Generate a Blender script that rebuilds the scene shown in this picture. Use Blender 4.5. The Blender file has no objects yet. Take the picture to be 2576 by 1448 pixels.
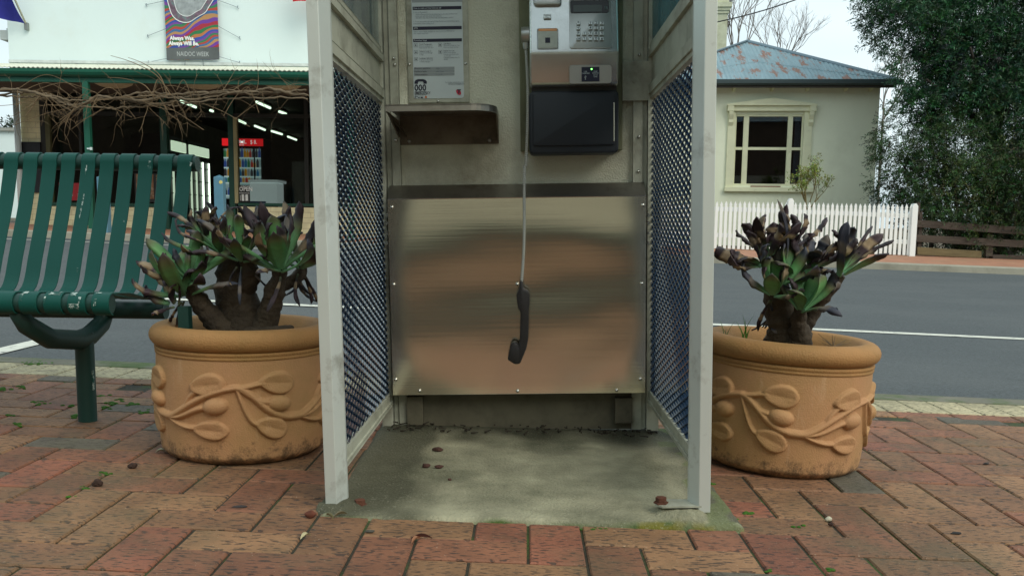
import bpy, bmesh, math, random
import numpy as np
from mathutils import Matrix, Vector, noise as mnoise
random.seed(7); RNG = np.random.default_rng(7)
sc = bpy.context.scene
COL = sc.collection
# ---------------------------------------------------------------- camera
FPX = 2254.0; CPY = 838.0
TH = 0.1225; RO = 0.0133; CH = 0.658
_f = Vector((0, math.cos(TH), -math.sin(TH)))
_r0 = Vector((1, 0, 0)); _u0 = Vector((0, math.sin(TH), math.cos(TH)))
_r = _r0 * math.cos(RO) + _u0 * math.sin(RO); _u = _u0 * math.cos(RO) - _r0 * math.sin(RO)
cam = bpy.data.cameras.new("camera"); cam.lens = 36 * FPX / 2575; cam.shift_y = (CPY - 723.9) / 2575; cam.sensor_width = 36; cam.clip_start = 0.05; cam.clip_end = 2000
co = bpy.data.objects.new("camera", cam); COL.objects.link(co)
co.matrix_world = Matrix(((_r.x, _u.x, -_f.x, 0), (_r.y, _u.y, -_f.y, 0), (_r.z, _u.z, -_f.z, CH), (0, 0, 0, 1)))
sc.camera = co
# ---------------------------------------------------------------- sky, sun, exposure
SUN_EL = math.radians(42); SUN_AZ = math.radians(138)   # azimuth measured clockwise from +Y
w = bpy.data.worlds.new("World"); sc.world = w; w.use_nodes = True
nt = w.node_tree; nt.nodes.clear()
def N(t, ty, **kw):
    n = t.nodes.new(ty)
    for k, v in kw.items(): setattr(n, k, v)
    return n
out = N(nt, 'ShaderNodeOutputWorld'); sky = N(nt, 'ShaderNodeTexSky', sky_type='NISHITA', sun_disc=False)
sky.sun_elevation = SUN_EL; sky.sun_rotation = SUN_AZ; sky.air_density = 1.2; sky.dust_density = 3
b1 = N(nt, 'ShaderNodeBackground'); b1.inputs[1].default_value = 0.1; nt.links.new(sky.outputs[0], b1.inputs[0])
tc = N(nt, 'ShaderNodeTexCoord'); mp = N(nt, 'ShaderNodeMapping'); mp.inputs['Scale'].default_value = (1.2, 1.2, 3.0)
nt.links.new(tc.outputs['Generated'], mp.inputs[0])
ns = N(nt, 'ShaderNodeTexNoise'); ns.inputs['Scale'].default_value = 1.6; ns.inputs['Detail'].default_value = 5; ns.inputs['Roughness'].default_value = 0.45
nt.links.new(mp.outputs[0], ns.inputs[0])
rp = N(nt, 'ShaderNodeValToRGB'); rp.color_ramp.elements[0].position = 0.3; rp.color_ramp.elements[0].color = (0.46, 0.58, 0.63, 1)
rp.color_ramp.elements[1].position = 0.62; rp.color_ramp.elements[1].color = (0.78, 0.90, 0.93, 1)
nt.links.new(ns.outputs[0], rp.inputs[0])
b2 = N(nt, 'ShaderNodeBackground'); b2.inputs[1].default_value = 1.0; nt.links.new(rp.outputs[0], b2.inputs[0])
mx = N(nt, 'ShaderNodeMixShader'); mx.inputs[0].default_value = 0.9
nt.links.new(b1.outputs[0], mx.inputs[1]); nt.links.new(b2.outputs[0], mx.inputs[2]); nt.links.new(mx.outputs[0], out.inputs[0])
sun = bpy.data.lights.new("sun", 'SUN'); sun.energy = 1.5; sun.angle = math.radians(40); sun.color = (1.0, 0.93, 0.80)
so = bpy.data.objects.new("sun", sun); COL.objects.link(so)
_sd = Vector((math.sin(SUN_AZ) * math.cos(SUN_EL), math.cos(SUN_AZ) * math.cos(SUN_EL), math.sin(SUN_EL)))
so.rotation_euler = (-_sd).to_track_quat('-Z', 'Y').to_euler(); so.location = (5, -5, 8)
sc.view_settings.view_transform = 'Standard'; sc.view_settings.look = 'None'
sc.view_settings.exposure = 0.40; sc.view_settings.gamma = 1.0
sc.cycles.max_bounces = 8; sc.cycles.transparent_max_bounces = 16
# ---------------------------------------------------------------- pixel -> point helpers (2575 px wide picture)
I4 = Matrix.Identity(4)
def ray(px, py): return _f + _r * ((px - 1287.5) / FPX) - _u * ((py - CPY) / FPX)
CAMP = Vector((0, 0, CH))
def P(px, py, Y): d = ray(px, py); return CAMP + d * (Y / d.y)
def LP(fr, ax, val, px, py):
    """point on the plane local[ax]=val of a frame, in that frame's coordinates"""
    inv = fr.inverted(); o = inv @ CAMP; d = inv.to_3x3() @ ray(px, py)
    return o + d * ((val - o[ax]) / d[ax])
def RP(fr, y, x0, y0, x1, y1):
    a, b, c, d = LP(fr, 1, y, x0, y0), LP(fr, 1, y, x1, y0), LP(fr, 1, y, x0, y1), LP(fr, 1, y, x1, y1)
    return (a.x + c.x) / 2, (b.x + d.x) / 2, (c.z + d.z) / 2, (a.z + b.z) / 2
# ---------------------------------------------------------------- object helpers
WORLD = {}
def tag(o, label=None, cat=None, group=None, kind=None):
    if label: o['label'] = label
    if cat: o['category'] = cat
    if group: o['group'] = group
    if kind: o['kind'] = kind
    return o
def thing(name, label, cat, loc, group=None, frame=None):
    o = bpy.data.objects.new(name, None); COL.objects.link(o); o.empty_display_size = 0.1
    m = Matrix.Translation(Vector(loc))
    if frame is not None: m = m @ frame.to_3x3().to_4x4()
    o.matrix_world = m; WORLD[o.name] = m.copy()
    return tag(o, label, cat, group)
class MB:
    def __init__(s, fr=I4): s.v = []; s.f = []; s.m = []; s.fr = fr; s.col = None; s.mi = 0
    def add(s, vs, fs, mi=None):
        k = len(s.v); s.v += [tuple(p) for p in vs]; s.f += [tuple(i + k for i in f) for f in fs]
        s.m += [s.mi if mi is None else mi] * len(fs); return s
    def box(s, x0, x1, y0, y1, z0, z1, mi=None, bev=0.0, M=None):
        b = bev
        if b <= 0:
            vs = [(x, y, z) for x in (x0, x1) for y in (y0, y1) for z in (z0, z1)]
            fs = [(0, 1, 3, 2), (4, 6, 7, 5), (0, 4, 5, 1), (2, 3, 7, 6), (0, 2, 6, 4), (1, 5, 7, 3)]
        else:
            bm = bmesh.new(); bmesh.ops.create_cube(bm, size=1)
            for v in bm.verts: v.co = Vector(((x0 + x1) / 2 + v.co.x * (x1 - x0), (y0 + y1) / 2 + v.co.y * (y1 - y0), (z0 + z1) / 2 + v.co.z * (z1 - z0)))
            bmesh.ops.bevel(bm, geom=bm.edges[:], offset=b, segments=2, affect='EDGES', profile=0.5)
            vs = [v.co[:] for v in bm.verts]; fs = [[v.index for v in f.verts] for f in bm.faces]; bm.free()
        if M is not None: vs = [M @ Vector(v) for v in vs]
        return s.add(vs, fs, mi)
    def prism(s, pts, y0, y1, mi=None, bev=0.0, axis='y', M=None, seg=2):
        """outline pts (x,z) extruded along y (or (x,y) along z, or (y,z) along x)"""
        bm = bmesh.new()
        def mk(p, h): return {'y': (p[0], h, p[1]), 'z': (p[0], p[1], h), 'x': (h, p[0], p[1])}[axis]
        a = [bm.verts.new(mk(p, y0)) for p in pts]; b = [bm.verts.new(mk(p, y1)) for p in pts]
        n = len(pts); bm.faces.new(a); bm.faces.new(b[::-1])
        for i in range(n): bm.faces.new((a[i], b[i], b[(i + 1) % n], a[(i + 1) % n]))
        bmesh.ops.recalc_face_normals(bm, faces=bm.faces[:])
        if bev > 0: bmesh.ops.bevel(bm, geom=[e for e in bm.edges if e.calc_face_angle(0) > 0.5], offset=bev, segments=seg, affect='EDGES', profile=0.5)
        bm.verts.index_update()
        vs = [v.co.copy() for v in bm.verts]; fs = [[v.index for v in f.verts] for f in bm.faces]; bm.free()
        if M is not None: vs = [M @ v for v in vs]
        return s.add(vs, fs, mi)
    def tube(s, pts, rad, n=8, mi=None, cap=True, flat=1.0):
        pts = [Vector(p) for p in pts]; k = len(pts)
        if not hasattr(rad, '__len__'): rad = [rad] * k
        vs = []; fs = []; prev = None
        for i, p in enumerate(pts):
            t = (pts[min(i + 1, k - 1)] - pts[max(i - 1, 0)])
            t = t.normalized() if t.length > 1e-9 else Vector((0, 0, 1))
            if prev is None: a = t.orthogonal().normalized()
            else:
                a = prev - t * prev.dot(t); a = a.normalized() if a.length > 1e-6 else t.orthogonal().normalized()
            prev = a; b = t.cross(a)
            for j in range(n):
                an = 2 * math.pi * j / n; vs.append(p + (a * math.cos(an) + b * math.sin(an) * flat) * rad[i])
        for i in range(k - 1):
            for j in range(n):
                fs.append((i * n + j, i * n + (j + 1) % n, (i + 1) * n + (j + 1) % n, (i + 1) * n + j))
        if cap: fs.append(tuple(range(n))[::-1]); fs.append(tuple((k - 1) * n + j for j in range(n)))
        return s.add(vs, fs, mi)
    def lathe(s, prof, n=48, mi=None, c=(0, 0, 0), axis='z'):
        vs = []; fs = []
        for (r, h) in prof:
            for j in range(n):
                a = 2 * math.pi * j / n; x, y = r * math.cos(a), r * math.sin(a)
                q = {'z': (x, y, h), 'y': (x, h, y), 'x': (h, x, y)}[axis]
                vs.append((q[0] + c[0], q[1] + c[1], q[2] + c[2]))
        for i in range(len(prof) - 1):
            for j in range(n): fs.append((i * n + j, i * n + (j + 1) % n, (i + 1) * n + (j + 1) % n, (i + 1) * n + j))
        if prof[0][0] > 1e-6: fs.append(tuple(range(n))[::-1])
        if prof[-1][0] > 1e-6: fs.append(tuple((len(prof) - 1) * n + j for j in range(n)))
        return s.add(vs, fs, mi)
    def text(s, body, size, M, mi=None, align='LEFT', sx=1.0, bold=0.0):
        cu = bpy.data.curves.new('t', 'FONT'); cu.body = body; cu.size = size; cu.align_x = align; cu.resolution_u = 2
        if bold: cu.offset = bold * size
        ob = bpy.data.objects.new('t', cu); me = bpy.data.meshes.new_from_object(ob)
        Mx = M @ Matrix.Diagonal((sx, 1, 1, 1))
        s.add([Mx @ v.co for v in me.vertices], [tuple(p.vertices) for p in me.polygons], mi)
        bpy.data.objects.remove(ob); bpy.data.curves.remove(cu); bpy.data.meshes.remove(me); return s
    def build(s, name, mats, parent=None, smooth=False, label=None, angle=None, keep=False):
        if not isinstance(mats, (list, tuple)): mats = [mats]
        fr = s.fr; base = I4
        if parent is None and not keep and s.v:
            A = np.array([fr @ Vector(v) for v in (s.v if len(s.v) < 4000 else s.v[::7])]); c = Vector(((A[:, 0].min() + A[:, 0].max()) / 2, (A[:, 1].min() + A[:, 1].max()) / 2, A[:, 2].min()))
            R3 = fr.to_3x3().to_4x4(); base = Matrix.Translation(c) @ R3; X = base.inverted() @ fr
            vv = [X @ Vector(v) for v in s.v]; wm = base
        else: vv = s.v; wm = fr
        me = bpy.data.meshes.new(name); me.from_pydata([tuple(v) for v in vv], [], s.f)
        for m in mats: me.materials.append(m)
        if len(mats) > 1: me.polygons.foreach_set('material_index', s.m)
        if smooth: me.polygons.foreach_set('use_smooth', [True] * len(s.f))
        if s.col is not None:
            ca = me.color_attributes.new('Col', 'FLOAT_COLOR', 'POINT'); ca.data.foreach_set('color', np.array(s.col, dtype=np.float32).ravel())
        me.update()
        bm = bmesh.new(); bm.from_mesh(me); bmesh.ops.recalc_face_normals(bm, faces=bm.faces[:]) if len(s.f) < 60000 and not keep else None; bm.to_mesh(me); bm.free()
        if smooth and angle: me.set_sharp_from_angle(angle=math.radians(angle))
        o = bpy.data.objects.new(name, me); COL.objects.link(o)
        if parent is not None:
            o.parent = parent; o.matrix_parent_inverse = WORLD[parent.name].inverted()
        o.matrix_basis = wm; WORLD[o.name] = wm.copy()
        if label: o['label'] = label
        return o
def copy_tree(o, parent=None, move=None):
    c = o.copy(); COL.objects.link(c)
    if parent is not None: c.parent = parent
    for ch in list(o.children): copy_tree(ch, c)
    return c
# ---------------------------------------------------------------- materials
def mat(name, col, rough=0.6, metal=0.0, var=0.0, vscale=6.0, bump=0.0, bscale=80.0, dirt=None, dscale=3.0, damt=0.5, spec=0.5, coat=0.0, dlo=0.5, dhi=0.7, emit=None, est=0.0, aniso=0.0, stretch=(1, 1, 1)):
    m = bpy.data.materials.new(name); m.use_nodes = True; t = m.node_tree; L = t.links.new
    b = t.nodes['Principled BSDF']; b.inputs['Roughness'].default_value = rough; b.inputs['Metallic'].default_value = metal
    b.inputs['Specular IOR Level'].default_value = spec; b.inputs['Coat Weight'].default_value = coat
    if aniso: b.inputs['Anisotropic'].default_value = aniso
    tcn = N(t, 'ShaderNodeTexCoord'); mpn = N(t, 'ShaderNodeMapping'); mpn.inputs['Scale'].default_value = stretch; L(tcn.outputs['Object'], mpn.inputs[0])
    vec = mpn.outputs[0]; c = None
    rgb = N(t, 'ShaderNodeRGB'); rgb.outputs[0].default_value = (*col, 1); c = rgb.outputs[0]
    if var:
        n = N(t, 'ShaderNodeTexNoise'); n.inputs['Scale'].default_value = vscale; n.inputs['Detail'].default_value = 6; n.inputs['Roughness'].default_value = 0.6; L(vec, n.inputs[0])
        mr = N(t, 'ShaderNodeMapRange'); mr.inputs[1].default_value = 0.25; mr.inputs[2].default_value = 0.75; mr.inputs[3].default_value = 1 - var; mr.inputs[4].default_value = 1 + var; L(n.outputs[0], mr.inputs[0])
        h = N(t, 'ShaderNodeMix', data_type='RGBA', blend_type='MULTIPLY'); h.inputs[0].default_value = 1; L(c, h.inputs[6]); L(mr.outputs[0], h.inputs[7]); c = h.outputs[2]
    if dirt:
        n = N(t, 'ShaderNodeTexNoise'); n.inputs['Scale'].default_value = dscale; n.inputs['Detail'].default_value = 8; n.inputs['Roughness'].default_value = 0.68; L(vec, n.inputs[0])
        mr = N(t, 'ShaderNodeMapRange'); mr.inputs[1].default_value = dlo; mr.inputs[2].default_value = dhi; mr.inputs[3].default_value = 0; mr.inputs[4].default_value = damt; L(n.outputs[0], mr.inputs[0])
        h = N(t, 'ShaderNodeMix', data_type='RGBA'); L(mr.outputs[0], h.inputs[0]); L(c, h.inputs[6]); h.inputs[7].default_value = (*dirt, 1); c = h.outputs[2]
    L(c, b.inputs['Base Color'])
    if bump:
        n = N(t, 'ShaderNodeTexNoise'); n.inputs['Scale'].default_value = bscale; n.inputs['Detail'].default_value = 3; L(vec, n.inputs[0])
        bp = N(t, 'ShaderNodeBump'); bp.inputs['Strength'].default_value = bump; bp.inputs['Distance'].default_value = 0.01; L(n.outputs[0], bp.inputs['Height']); L(bp.outputs[0], b.inputs['Normal'])
    if emit: b.inputs['Emission Color'].default_value = (*emit, 1); b.inputs['Emission Strength'].default_value = est
    return m
def glassmat(name, tint=(0.9, 0.95, 0.93), refl=0.12, rough=0.02, film=None, fa=0.0):
    m = bpy.data.materials.new(name); m.use_nodes = True; t = m.node_tree; t.nodes.clear(); L = t.links.new
    o = N(t, 'ShaderNodeOutputMaterial'); tr = N(t, 'ShaderNodeBsdfTransparent'); tr.inputs[0].default_value = (*tint, 1)
    g = N(t, 'ShaderNodeBsdfGlossy'); g.inputs['Roughness'].default_value = rough
    fr = N(t, 'ShaderNodeFresnel'); fr.inputs[0].default_value = 1.33
    mr = N(t, 'ShaderNodeMath', operation='MAXIMUM'); L(fr.outputs[0], mr.inputs[0]); mr.inputs[1].default_value = refl * .5
    mx = N(t, 'ShaderNodeMixShader'); L(mr.outputs[0], mx.inputs[0]); L(tr.outputs[0], mx.inputs[1]); L(g.outputs[0], mx.inputs[2]); s = mx.outputs[0]
    if film:
        d = N(t, 'ShaderNodeBsdfDiffuse'); d.inputs[0].default_value = (*film, 1)
        tcn = N(t, 'ShaderNodeTexCoord'); n = N(t, 'ShaderNodeTexNoise'); n.inputs['Scale'].default_value = 5; n.inputs['Detail'].default_value = 6; L(tcn.outputs['Object'], n.inputs[0])
        mm = N(t, 'ShaderNodeMapRange'); mm.inputs[1].default_value = .3; mm.inputs[2].default_value = .7; mm.inputs[3].default_value = fa * .5; mm.inputs[4].default_value = fa * 1.4; L(n.outputs[0], mm.inputs[0])
        m2 = N(t, 'ShaderNodeMixShader'); L(mm.outputs[0], m2.inputs[0]); L(s, m2.inputs[1]); L(d.outputs[0], m2.inputs[2]); s = m2.outputs[0]
    L(s, o.inputs[0]); return m
def attrmat(name, rough=0.5, bump=0.0, bscale=60, spec=0.5, trans=0.0):
    m = bpy.data.materials.new(name); m.use_nodes = True; t = m.node_tree; b = t.nodes['Principled BSDF']
    a = N(t, 'ShaderNodeAttribute'); a.attribute_name = 'Col'; t.links.new(a.outputs[0], b.inputs['Base Color']); b.inputs['Roughness'].default_value = rough
    b.inputs['Specular IOR Level'].default_value = spec
    if bump:
        tcn = N(t, 'ShaderNodeTexCoord'); n = N(t, 'ShaderNodeTexNoise'); n.inputs['Scale'].default_value = bscale; n.inputs['Detail'].default_value = 4; t.links.new(tcn.outputs['Object'], n.inputs[0])
        bp = N(t, 'ShaderNodeBump'); bp.inputs['Strength'].default_value = bump; bp.inputs['Distance'].default_value = 0.005; t.links.new(n.outputs[0], bp.inputs['Height']); t.links.new(bp.outputs[0], b.inputs['Normal'])
    return m
def brickmat(name, c1, c2, mortar, bw, bh, ms=0.01, bump=0.4, axes='xz'):
    m = mat(name, c1, rough=0.75); t = m.node_tree; b = t.nodes['Principled BSDF']; L = t.links.new
    tcn = N(t, 'ShaderNodeTexCoord'); sp = N(t, 'ShaderNodeSeparateXYZ'); cb = N(t, 'ShaderNodeCombineXYZ'); L(tcn.outputs['Object'], sp.inputs[0])
    ad = N(t, 'ShaderNodeMath', operation='ADD'); L(sp.outputs[0], ad.inputs[0]); L(sp.outputs[1], ad.inputs[1]); L(ad.outputs[0], cb.inputs[0]); L(sp.outputs[2], cb.inputs[1])
    bk = N(t, 'ShaderNodeTexBrick'); L(cb.outputs[0], bk.inputs['Vector']); bk.inputs['Color1'].default_value = (*c1, 1); bk.inputs['Color2'].default_value = (*c2, 1); bk.inputs['Mortar'].default_value = (*mortar, 1)
    bk.inputs['Scale'].default_value = 1; bk.inputs['Mortar Size'].default_value = ms; bk.inputs['Brick Width'].default_value = bw; bk.inputs['Row Height'].default_value = bh; bk.inputs['Mortar Smooth'].default_value = 0.3
    n = N(t, 'ShaderNodeTexNoise'); n.inputs['Scale'].default_value = 4; n.inputs['Detail'].default_value = 6; L(tcn.outputs['Object'], n.inputs[0])
    mr = N(t, 'ShaderNodeMapRange'); mr.inputs[1].default_value = .3; mr.inputs[2].default_value = .7; mr.inputs[3].default_value = .82; mr.inputs[4].default_value = 1.12; L(n.outputs[0], mr.inputs[0])
    h = N(t, 'ShaderNodeMix', data_type='RGBA', blend_type='MULTIPLY'); h.inputs[0].default_value = 1; L(bk.outputs[0], h.inputs[6]); L(mr.outputs[0], h.inputs[7]); L(h.outputs[2], b.inputs['Base Color'])
    bp = N(t, 'ShaderNodeBump'); bp.invert = True; bp.inputs['Strength'].default_value = bump; bp.inputs['Distance'].default_value = 0.01; L(bk.outputs['Fac'], bp.inputs['Height']); L(bp.outputs[0], b.inputs['Normal'])
    return m
def nz(x, y, z=0.0): return mnoise.noise(Vector((x, y, z)))
# ================================================================ materials used in several places
M_paint = mat('booth_paint', (0.60, 0.65, 0.61), metal=.30, rough=0.38, var=0.06, vscale=3, dirt=(0.15, 0.13, 0.09), dscale=9, dlo=0.56, dhi=0.72, damt=0.6, bump=0.03, bscale=300)
M_paint2 = mat('booth_inner_shaded', (0.42, 0.44, 0.36), rough=0.45, var=0.14, vscale=3, dirt=(0.07, 0.06, 0.035), dscale=5, dlo=0.46, dhi=0.72, damt=0.8)  # grime, with shade on the rear posts and rails put into the colour
M_texpaint = mat('textured_panel', (0.56, 0.58, 0.46), rough=0.38, var=0.16, vscale=2.5, dirt=(0.13, 0.10, 0.05), dscale=3.4, dlo=0.46, dhi=0.72, damt=0.7, bump=0.4, bscale=190)
M_steel = mat('brushed_steel', (0.86, 0.80, 0.66), rough=0.14, metal=1.0, var=0.07, vscale=3, aniso=0.0, bump=0.012, bscale=25, stretch=(0.12, 1, 6))
M_steel2 = mat('plain_steel', (0.42, 0.40, 0.36), rough=0.38, metal=1.0, var=0.15, vscale=8, dirt=(0.10, 0.08, 0.05), dscale=7, damt=0.6)
M_screw = mat('screw_steel', (0.65, 0.66, 0.62), rough=0.25, metal=1.0)
M_black = mat('black_plastic', (0.012, 0.012, 0.014), rough=0.45, var=0.2, vscale=30)
M_rust = mat('rusty_iron', (0.10, 0.035, 0.018), rough=0.85, var=0.4, vscale=40, bump=0.4, bscale=120)
M_mesh = mat('blue_mesh_metal', (0.018, 0.040, 0.080), rough=0.2, var=0.1, vscale=20, coat=0.4, spec=.8)
M_green = mat('dark_green_paint', (0.006, 0.105, 0.062), rough=0.5, var=0.15, vscale=2)
M_ink = mat('dark_ink', (0.012, 0.014, 0.04), rough=0.6)
M_white = mat('white_paint', (0.74, 0.82, 0.80), rough=0.6, var=0.05, vscale=1.5)
# ================================================================ ground heights
def interp(v, tab):
    if v <= tab[0][0]: return tab[0][1:]
    for a, b in zip(tab, tab[1:]):
        if v <= b[0]:
            t = (v - a[0]) / (b[0] - a[0]); return tuple(a[i] * (1 - t) + b[i] * t for i in range(1, len(a)))
    return tab[-1][1:]
SY = 0.03; KERB = 3.74
def zn(x, y): return -0.024 * x
def zroad(x, y):
    a, b = interp(y + SY * x, [(3.6, -.125, -.024), (4.3, -.085, -.025), (6.5, -.01, -.0305), (14.0, .155, -.0235)]); return a + b * x
def zfar(x, y):
    a, b = interp(y + SY * x, [(14.0, .245, -.0235), (16.8, .31, -.0225), (40, .35, -.01), (120, .2, -0.0)]); return a + b * x
def strip(y0, y1, x0, x1, zf, nx, ny, off=0.0, jit=None):
    """sheet between cross-street coordinates y0..y1"""
    vs = []; fs = []
    for j in range(ny + 1):
        for i in range(nx + 1):
            x = x0 + (x1 - x0) * i / nx; yc = y0 + (y1 - y0) * j / ny; y = yc - SY * x
            if jit: y += jit(x, j, ny)
            vs.append((x, y, zf(x, y) + off))
    for j in range(ny):
        for i in range(nx): a = j * (nx + 1) + i; fs.append((a, a + 1, a + nx + 2, a + nx + 1))
    return vs, fs
# ---- pavers
def paver_mat(name, base_cols, hue=True):
    m = bpy.data.materials.new(name); m.use_nodes = True; t = m.node_tree; b = t.nodes['Principled BSDF']; L = t.links.new
    at = N(t, 'ShaderNodeAttribute'); at.attribute_name = 'Col'
    tcn = N(t, 'ShaderNodeTexCoord')
    n1 = N(t, 'ShaderNodeTexNoise'); n1.inputs['Scale'].default_value = 9; n1.inputs['Detail'].default_value = 6; L(tcn.outputs['Object'], n1.inputs[0])
    r1 = N(t, 'ShaderNodeMapRange'); r1.inputs[1].default_value = .3; r1.inputs[2].default_value = .7; r1.inputs[3].default_value = .78; r1.inputs[4].default_value = 1.2; L(n1.outputs[0], r1.inputs[0])
    h = N(t, 'ShaderNodeMix', data_type='RGBA', blend_type='MULTIPLY'); h.inputs[0].default_value = 1; L(at.outputs[0], h.inputs[6]); L(r1.outputs[0], h.inputs[7])
    # small dark pits, stretched sideways
    mp2 = N(t, 'ShaderNodeMapping'); mp2.inputs['Scale'].default_value = (50, 170, 50); L(tcn.outputs['Object'], mp2.inputs[0])
    n2 = N(t, 'ShaderNodeTexNoise'); n2.inputs['Scale'].default_value = 1.0; n2.inputs['Detail'].default_value = 2.5; L(mp2.outputs[0], n2.inputs[0])
    r2 = N(t, 'ShaderNodeMapRange'); r2.inputs[1].default_value = .55; r2.inputs[2].default_value = .62; r2.inputs[3].default_value = 0; r2.inputs[4].default_value = .8; L(n2.outputs[0], r2.inputs[0])
    h2 = N(t, 'ShaderNodeMix', data_type='RGBA'); L(r2.outputs[0], h2.inputs[0]); L(h.outputs[2], h2.inputs[6]); h2.inputs[7].default_value = (.03, .022, .018, 1)
    # grey green lichen film in broad patches
    n3 = N(t, 'ShaderNodeTexNoise'); n3.inputs['Scale'].default_value = 1.7; n3.inputs['Detail'].default_value = 9; n3.inputs['Roughness'].default_value = .7; L(tcn.outputs['Object'], n3.inputs[0])
    r3 = N(t, 'ShaderNodeMapRange'); r3.inputs[1].default_value = .5; r3.inputs[2].default_value = .68; r3.inputs[3].default_value = 0; r3.inputs[4].default_value = .55; L(n3.outputs[0], r3.inputs[0])
    h3 = N(t, 'ShaderNodeMix', data_type='RGBA'); L(r3.outputs[0], h3.inputs[0]); L(h2.outputs[2], h3.inputs[6]); h3.inputs[7].default_value = (.10, .098, .05, 1)
    n5 = N(t, 'ShaderNodeTexNoise'); n5.inputs['Scale'].default_value = 160; n5.inputs['Detail'].default_value = 2; L(tcn.outputs['Object'], n5.inputs[0])
    r5 = N(t, 'ShaderNodeMapRange'); r5.inputs[1].default_value = .69; r5.inputs[2].default_value = .74; r5.inputs[3].default_value = 0; r5.inputs[4].default_value = .5; L(n5.outputs[0], r5.inputs[0])
    h5 = N(t, 'ShaderNodeMix', data_type='RGBA'); L(r5.outputs[0], h5.inputs[0]); L(h3.outputs[2], h5.inputs[6]); h5.inputs[7].default_value = (.45, .36, .25, 1)
    L(h5.outputs[2], b.inputs['Base Color']); b.inputs['Roughness'].default_value = .72
    bp = N(t, 'ShaderNodeBump'); bp.inputs['Strength'].default_value = .5; bp.inputs['Distance'].default_value = .004
    mm = N(t, 'ShaderNodeMath', operation='SUBTRACT'); L(n5.outputs[0], mm.inputs[0]); L(r2.outputs[0], mm.inputs[1]); L(mm.outputs[0], bp.inputs['Height']); L(bp.outputs[0], b.inputs['Normal'])
    return m
M_pav = paver_mat('clay_paver', None)
def paver(mb, cx, cy, hx, hy, M, col, zf):
    """one brick: chamfered top, skirt going down; centre cx,cy in lattice metres"""
    g = 0.0030; c = 0.0035; dz = random.uniform(-.0012, .0012); tx = random.uniform(-.004, .004); ty = random.uniform(-.004, .004)
    ring = []
    for (ex, ez) in ((g, -.02), (g, -c), (g + c, 0)):
        for sx, sy in ((-1, -1), (1, -1), (1, 1), (-1, 1)):
            lx, ly = sx * (hx - ex), sy * (hy - ex)
            w = M @ Vector((cx + lx, cy + ly, 0)); w.z = zf(w.x, w.y) + ez + dz + lx * tx + ly * ty; ring.append(w)
    k = len(mb.v); mb.v += [tuple(v) for v in ring]
    for r in range(2):
        for j in range(4): mb.f.append((k + r * 4 + j, k + r * 4 + (j + 1) % 4, k + r * 4 + 4 + (j + 1) % 4, k + r * 4 + 4 + j)); mb.m.append(0)
    mb.f.append((k + 8, k + 9, k + 10, k + 11)); mb.m.append(0)
    mb.col += [(*col, 1)] * 12
U = 0.1165; BY = -0.0145
MBR = Matrix.Translation((0, 0, 0)) @ Matrix.Rotation(BY * -1 * -1, 4, 'Z')
def brick_col(dark=0.0):
    r = random.random()
    if r < .05: c = (.115, .098, .070)
    elif r < .35: c = (.235, .098, .052)
    elif r < .42: c = (.245, .090, .05)
    elif r < .75: c = (.225, .112, .055)
    else: c = (.26, .138, .066)
    k = random.uniform(.84, 1.10); return tuple(v * k for v in c)
# lattice anchored on a measured joint crossing (left zoom, corner of the red brick in front of the pot)
def Gn(px, py):
    d = ray(px, py); t = -(CH) / (d.z + .024 * d.x); return CAMP + d * t
_a = Gn(490 / 1.7816, 1068.7 + 362 / 1.7816)
MBR = Matrix.Translation((_a.x, _a.y, 0)) @ Matrix.Rotation(BY, 4, 'Z')
mb = MB(); mb.col = []
for i in range(-46, 62):
    for j in range(-50, 22):
        f = (i + j) % 4
        if f == 0: cx, cy, hx, hy = (i + 1) * U, (j + .5) * U, U, U / 2
        elif f == 2: cx, cy, hx, hy = (i + .5) * U, (j + 1) * U, U / 2, U
        else: continue
        w = MBR @ Vector((cx, cy, 0)); yc = w.y + SY * w.x
        if yc + hy > KERB - .335 or w.y < -2.75 or abs(w.x) > 4.2: continue
        if -.33 < w.x < .44 and 2.05 < w.y < 2.75: continue
        paver(mb, cx, cy, hx, hy, MBR, brick_col(), zn)
# cut edge row closing the herringbone, then the cream soldier course
MK = Matrix.Rotation(-SY, 4, 'Z')
x = -4.3
while x < 4.3:
    wd = random.choice((.115, .23)); col = brick_col()
    paver(mb, x + wd / 2, KERB - .335 - .052, wd / 2, .052, MK, col, zn); x += wd
x = -4.3
while x < 4.3:
    k = random.uniform(.88, 1.1); paver(mb, x + .06, KERB - .215, .06, .118, MK, (.44 * k, .385 * k, .235 * k), zn); x += .12
fp = mb.build('brick_footpath', M_pav, keep=True); tag(fp, kind='structure')
# bed of mossy sand filling the joints
M_bed = mat('joint_bed', (.035, .032, .02), rough=.95, var=.4, vscale=8, dirt=(.05, .11, .012), dscale=2.6, dlo=.48, dhi=.60, damt=.8, bump=.8, bscale=90)
vs, fs = strip(-5.5, KERB - .06, -9, 9, zn, 30, 24, -.0050)
tag(MB().add(vs, fs).build('footpath_bed', M_bed, keep=True), kind='structure')
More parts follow.
